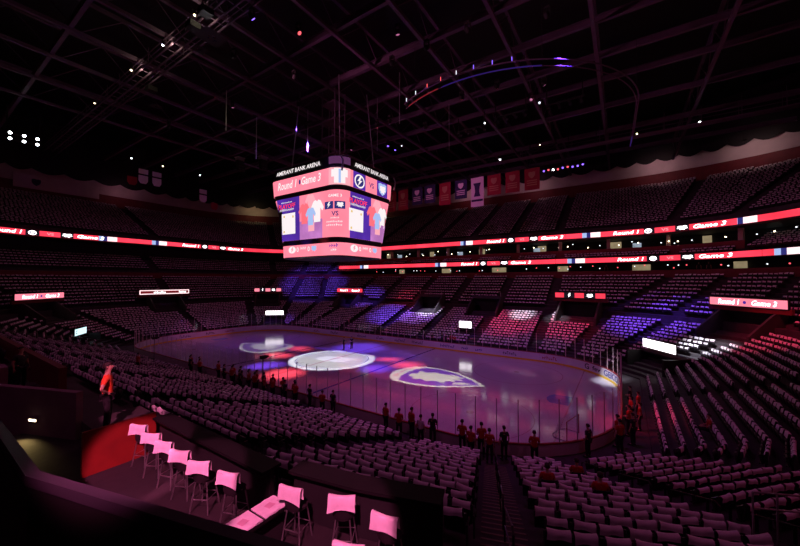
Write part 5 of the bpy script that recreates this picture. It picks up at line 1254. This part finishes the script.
# places along the far side, spaced as they hang
BX = [-7.7, -4.9, -1.7, 1.0, 4.1, 7.2, 10.2, 13.1, 16.1, 19.1]
for i, ((px, c), x) in enumerate(zip(bxs, BX)):
    big = 5.0 if c == 'w' else 3.4 if i > 6 else 4.0
    banner(x, 24.0, 27.7-.02*i, 2.25, big if c != 'b' else 3.3, {'r': M['banner_red'], 'b': M['banner_blue'], 'w': M['banner_white']}[c], 0, f'{dict(r="red", b="navy", w="white trophy")[c]} banner hanging over the far side, {ORD(i+1)} from the scoreboard', 'cup' if c == 'w' else 'crest', {'r': M['yellow'], 'b': M['banner_white'], 'w': M['banner_blue']}[c])
for i, (x, y, z, m_) in enumerate(((-44, -6.9, 29.0, 'r'), (-44, -5.2, 29.6, 'w'), (-44, -3.0, 29.6, 'w'), (-44, 5.6, 28.2, 'w'), (-44, 8.0, 27.0, 'r'))):
    t = empty('jersey_banner', (x, y, z), R_(90)); tag(t, f'small {"pale" if m_ == "w" else "red"} jersey-shaped banner at the left end, {ORD(i+1)} from the left', 'banner', 'jersey banners')
    mb = MB(); mb.prism([(-.75, 0), (.75, 0), (.75, -1.0), (.45, -1.5), (-.45, -1.5), (-.75, -1.0)], -.03, .03, lambda a, b_, c: (a, c, b_)); mb.obj('lower_cloth', M['banner_white' if m_ == 'w' else 'banner_red'], t)
    if m_ == 'w': mb = MB(); mb.prism([(-.75, .3), (.75, .3), (.75, 1.2), (-.75, 1.2)], -.03, .03, lambda a, b_, c: (a, c, b_)); mb.obj('upper_cloth', M['banner_white'], t)
    mb = MB(); mb.tube([(0, 0, 1.2 if m_ == 'w' else 0), (0, 0, 4.4)], .02, 5); mb.obj('cord', M['rail'], t)
# pale fascia banner at the upper left
p = Vector((-72.2, -10.9, 0)); t_, n_ = Vector((0, -1, 0)), Vector((1, 0, 0))
fb = empty('fascia_banner'); fb.matrix_world = frame((p.x, p.y, 30.6), t_, n_); tag(fb, 'pale banner hung across the top of the upper deck at left', 'banner')
mb = MB(); mb.box((0, 0, 0), (13.5, .06, 2.9)); mb.obj('cloth', M['curtain'], fb); mb = MB(); put_icon(mb, SHIELD, lambda a, b_: (a, .05, b_), 3.5, 0, .8, .75); mb.obj('print', M['banner_blue'], fb)

# ---------------------------------------------------------------- slide projectors throwing the emblems on the ice
def fill(loops):
    """triangulated flat shape from an outer loop and holes"""
    bm = bmesh.new(); es = []
    for lp in loops:
        vs = [bm.verts.new((x, y, 0)) for x, y in lp]; es += [bm.edges.new((vs[i], vs[(i+1) % len(vs)])) for i in range(len(vs))]
    bmesh.ops.triangle_fill(bm, use_beauty=True, use_dissolve=False, edges=es); bm.verts.index_update()
    out = [(v.co.x, v.co.y) for v in bm.verts], [tuple(v.index for v in f.verts) for f in bm.faces]; bm.free(); return out
def projector(pos_, tgt, label, layers, power, cone):
    p = Vector(pos_); t = empty('slide_projector', pos_); tag(t, label, 'projector', 'slide projectors over the ice')
    mb = MB(); mb.box((0, 0, .75), (.9, .9, .5)); mb.obj('housing', M['black'], t); mb = MB(); mb.tube([(0, 0, 1.0), (0, 0, 2.2)], .05, 6); mb.obj('clamp', M['rail'], t)
    for i, (loops, m_) in enumerate(layers):
        h = 1.0 + .01*i; k = h/p.z; vs, fs = fill(loops); mb = MB()
        mb.v = [((x-p.x)*k, (y-p.y)*k, -h) for x, y in vs]; mb.f = fs; mb.obj('slide', m_, t)
    o = lamp('projector_beam', pos_, tgt, power, (1, 1, 1), cone, .0, .03 if 'petals' in label else .004); return t
def circ(cx, cy_, r, n=48, ry=None, rot=0.0):
    out = []
    for i in range(n):
        a = 2*PI*i/n; x = r*math.cos(a); y = (ry or r)*math.sin(a); out.append((cx+x*math.cos(rot)-y*math.sin(rot), cy_+x*math.sin(rot)+y*math.cos(rot)))
    return out
def big(c, r): return [(c[0]-r, c[1]-r), (c[0]+r, c[1]-r), (c[0]+r, c[1]+r), (c[0]-r, c[1]+r)]
OPQ = M['black']
def sh_pts(cx, s_, k):
    """shield lying on the ice, top edge towards centre; s_ = +1 for the right end"""
    P = [(-4.9, 0.0), (-4.55, 1.5), (-3.9, 2.7), (-2.9, 3.25), (-1.0, 3.35), (1.2, 2.9), (3.4, 1.5), (5.2, 0.0), (3.4, -1.5), (1.2, -2.9), (-1.0, -3.35), (-2.9, -3.25), (-3.9, -2.7), (-4.55, -1.5)]
    return [(cx+s_*x*k, y*k) for x, y in P]
def head_pts(cx, s_):
    P = [(-2.6, -1.0), (-2.9, -.2), (-2.4, .5), (-2.6, 1.3), (-1.7, 1.1), (-.9, 1.7), (.3, 1.5), (1.5, 1.9), (2.6, 1.2), (2.0, .9), (2.9, .3), (1.9, .2), (2.5, -.5), (1.4, -.5), (1.5, -1.3), (.5, -1.0), (-.2, -1.7), (-.9, -1.2), (-1.7, -1.7), (-2.0, -1.1)]
    return [(cx+s_*x, y) for x, y in P]
for s_, nm, pw in ((1, 'right', 60000), (-1, 'left', 60000)):
    cx = 14.6*s_
    letters = [circ(cx-s_*(4.15-.11*abs(q)*abs(q)*.6), q*.78, .20, 6, .26) for q in (-2, -1, 0, 1, 2)]
    inner = [(cx+s_*x, y) for x, y in ((-3.45, 0), (-3.3, 1.4), (-2.8, 2.75), (-1.0, 3.0), (1.1, 2.55), (3.2, 1.25), (4.75, 0), (3.2, -1.25), (1.1, -2.55), (-1.0, -3.0), (-2.8, -2.75), (-3.3, -1.4))]
    tail = [(cx+s_*x, y) for x, y in ((2.95, -.15), (4.1, -.1), (3.2, -.75), (2.2, -1.15), (2.3, -.8))]
    L_ = [([big((cx, 0), 16), sh_pts(cx, s_, 1.0)], OPQ), ([sh_pts(cx, s_, 1.05)], M['f_yel'] if s_ > 0 else M['f_grey2']), ([inner, head_pts(cx, s_), tail] if s_ > 0 else [inner, head_pts(cx, s_)], M['f_blue'] if s_ > 0 else M['f_dk'])]
    L_ += [([l_], M['f_red'] if s_ > 0 else M['f_grey']) for l_ in letters]
    projector((cx*.95, -15.0, 31.0), (cx, 0, 0), f'dark slide projector on the catwalk throwing the {nm} emblem', L_, pw*(1 if s_ > 0 else .9), 24)
headc = [(x*.9, y*.9) for x, y in head_pts(0.3, 1)]
projector((0, -17.0, 31.2), (0, 0, 0), 'dark slide projector on the catwalk throwing the white centre disc', [([big((0, 0), 16), circ(0, 0, 5.4)], OPQ), ([circ(0, 0, 4.25), headc], M['f_grey2']), ([circ(0, 0, 4.45), circ(0, 0, 4.25)], M['f_grey']), ([circ(0, 0, 5.7), circ(0, 0, 5.25)], M['f_grey'])], 105000, 24)
# petals must not overlap in the mask: shrink where they touch
pet = [(-8.6, 2.1, 'r', 2.0, 1.2), (-7.6, -2.4, 'r', 2.0, 1.3), (0.4, -7.7, 'r', 2.0, 1.9), (3.1, 6.2, 'r', 1.3, 1.2), (9.4, 2.7, 'r', 1.8, 1.4), (5.9, 3.9, 'r', 1.4, 1.0), (-2.3, 7.6, 'b', 2.0, 1.8), (-4.2, -6.6, 'b', 1.9, 1.6), (-6.4, 5.4, 'b', 1.8, 1.2), (7.3, -.6, 'b', 1.6, 1.6), (.8, 9.0, 'b', 1.6, 1.0)]
lo_ = [circ(x, y, a, 20, b_, math.atan2(y, x)) for x, y, c, a, b_ in pet]
Lp = [([big((0, 0), 30)] + lo_, OPQ)] + [([circ(x, y, a*1.04, 20, b_*1.04, math.atan2(y, x))], M['f_red'] if c == 'r' else M['f_blue']) for x, y, c, a, b_ in pet]
projector((2.5, -17.2, 31.2), (0, 0, 0), 'dark slide projector on the catwalk throwing red and violet petals', Lp, 150000, 44)

# ---------------------------------------------------------------- small things by the glass
def cam_pole(x, y, z, h, label):
    t = empty('pole_camera', (x, y, z)); tag(t, label, 'camera', 'pole cameras at the near glass')
    mb = MB(); mb.tube([(0, 0, 0), (0, 0, h)], .035, 6); mb.obj('pole', M['rail'], t)
    mb = MB(); mb.box((0, .05, h+.12), (.3, .5, .26)); mb.obj('camera_body', M['black'], t); mb = MB(); mb.tube([(0, .3, h+.12), (0, .5, h+.12)], [.09, .11], 10); mb.obj('lens_hood', M['black'], t)
cam_pole(5.6, -13.75, .42, 3.0, 'small camera on a pole at the near glass left of centre')
cam_pole(-15.5, -13.7, .42, 2.6, 'small camera on a pole at the near glass far left')
for i, (x, y, z) in enumerate(((12.1, 18.0, 3.1),)):
    t = empty('monitor', (10.6, 17.6, ZLOW[3])); tag(t, 'bright white monitor screen among the far seats', 'monitor')
    mb = MB(); mb.box((0, 0, .7), (.1, .1, 1.4)); mb.obj('post', M['black'], t); mb = MB(); mb.box((0, 0, 1.9), (2.2, .12, 1.2)); mb.obj('housing', M['black'], t); mb = MB(); mb.quad((-1.0, -.07, 1.4), (1.0, -.07, 1.4), (1.0, -.07, 2.4), (-1.0, -.07, 2.4)); mb.obj('screen', M['led_white'], t)

# cove lamps washing the rear wall; the pinkish ones added to brighten the band
for i, (st, c, pw, nm) in enumerate([(('FL', 80.5), (1, .72, .35), 260, 'warm'), (('FL', 52), (1, .72, .35), 260, 'warm'), (('FL', 26), (1, .72, .35), 220, 'warm'), (('far', -4.2), (1, .5, .6), 200, 'pinkish'), (('far', 12.6), (1, .5, .6), 200, 'pinkish'), (('FR', 85 if False else 80.5), (1, .55, .6), 300, 'pinkish'), (('FR', 61.5), (1, .6, .6), 320, 'pinkish'), (('FR', 42), (1, .62, .6), 340, 'pinkish'), (('FR', 20), (1, .62, .6), 300, 'pinkish'), (('left', 0.0), (1, .4, .55), 90, 'pinkish'), (('NL', 20), (1, .4, .55), 90, 'pinkish')]):
    p, t_, n_ = local(st, DB-4.6); q, _, _ = local(st, DB); z = ztop(NTOP-1, nrm(st))
    lc = (p.x, p.y, z+4.7); lamp('cove_or_fill_beam', lc, (q.x, q.y, z+4.2), pw*.75, c, 160, .9, .15)
    t = empty('cove_or_fill_lamp', (p.x-n_.x*-.35, p.y-n_.y*-.35, z+4.8)); tag(t, f'small {nm} cove or added fill lamp behind the upper deck, {ORD(i+1)} from far left', 'lamp', 'cove lamps over the upper deck')
    mb = MB(); mb.box((0, 0, 0), (.5, .3, .22)); mb.obj('housing', M['black'], t); mb = MB(); mb.tube([(0, 0, .1), (0, 0, 5)], .02, 5); mb.obj('drop_rod', M['rail'], t)
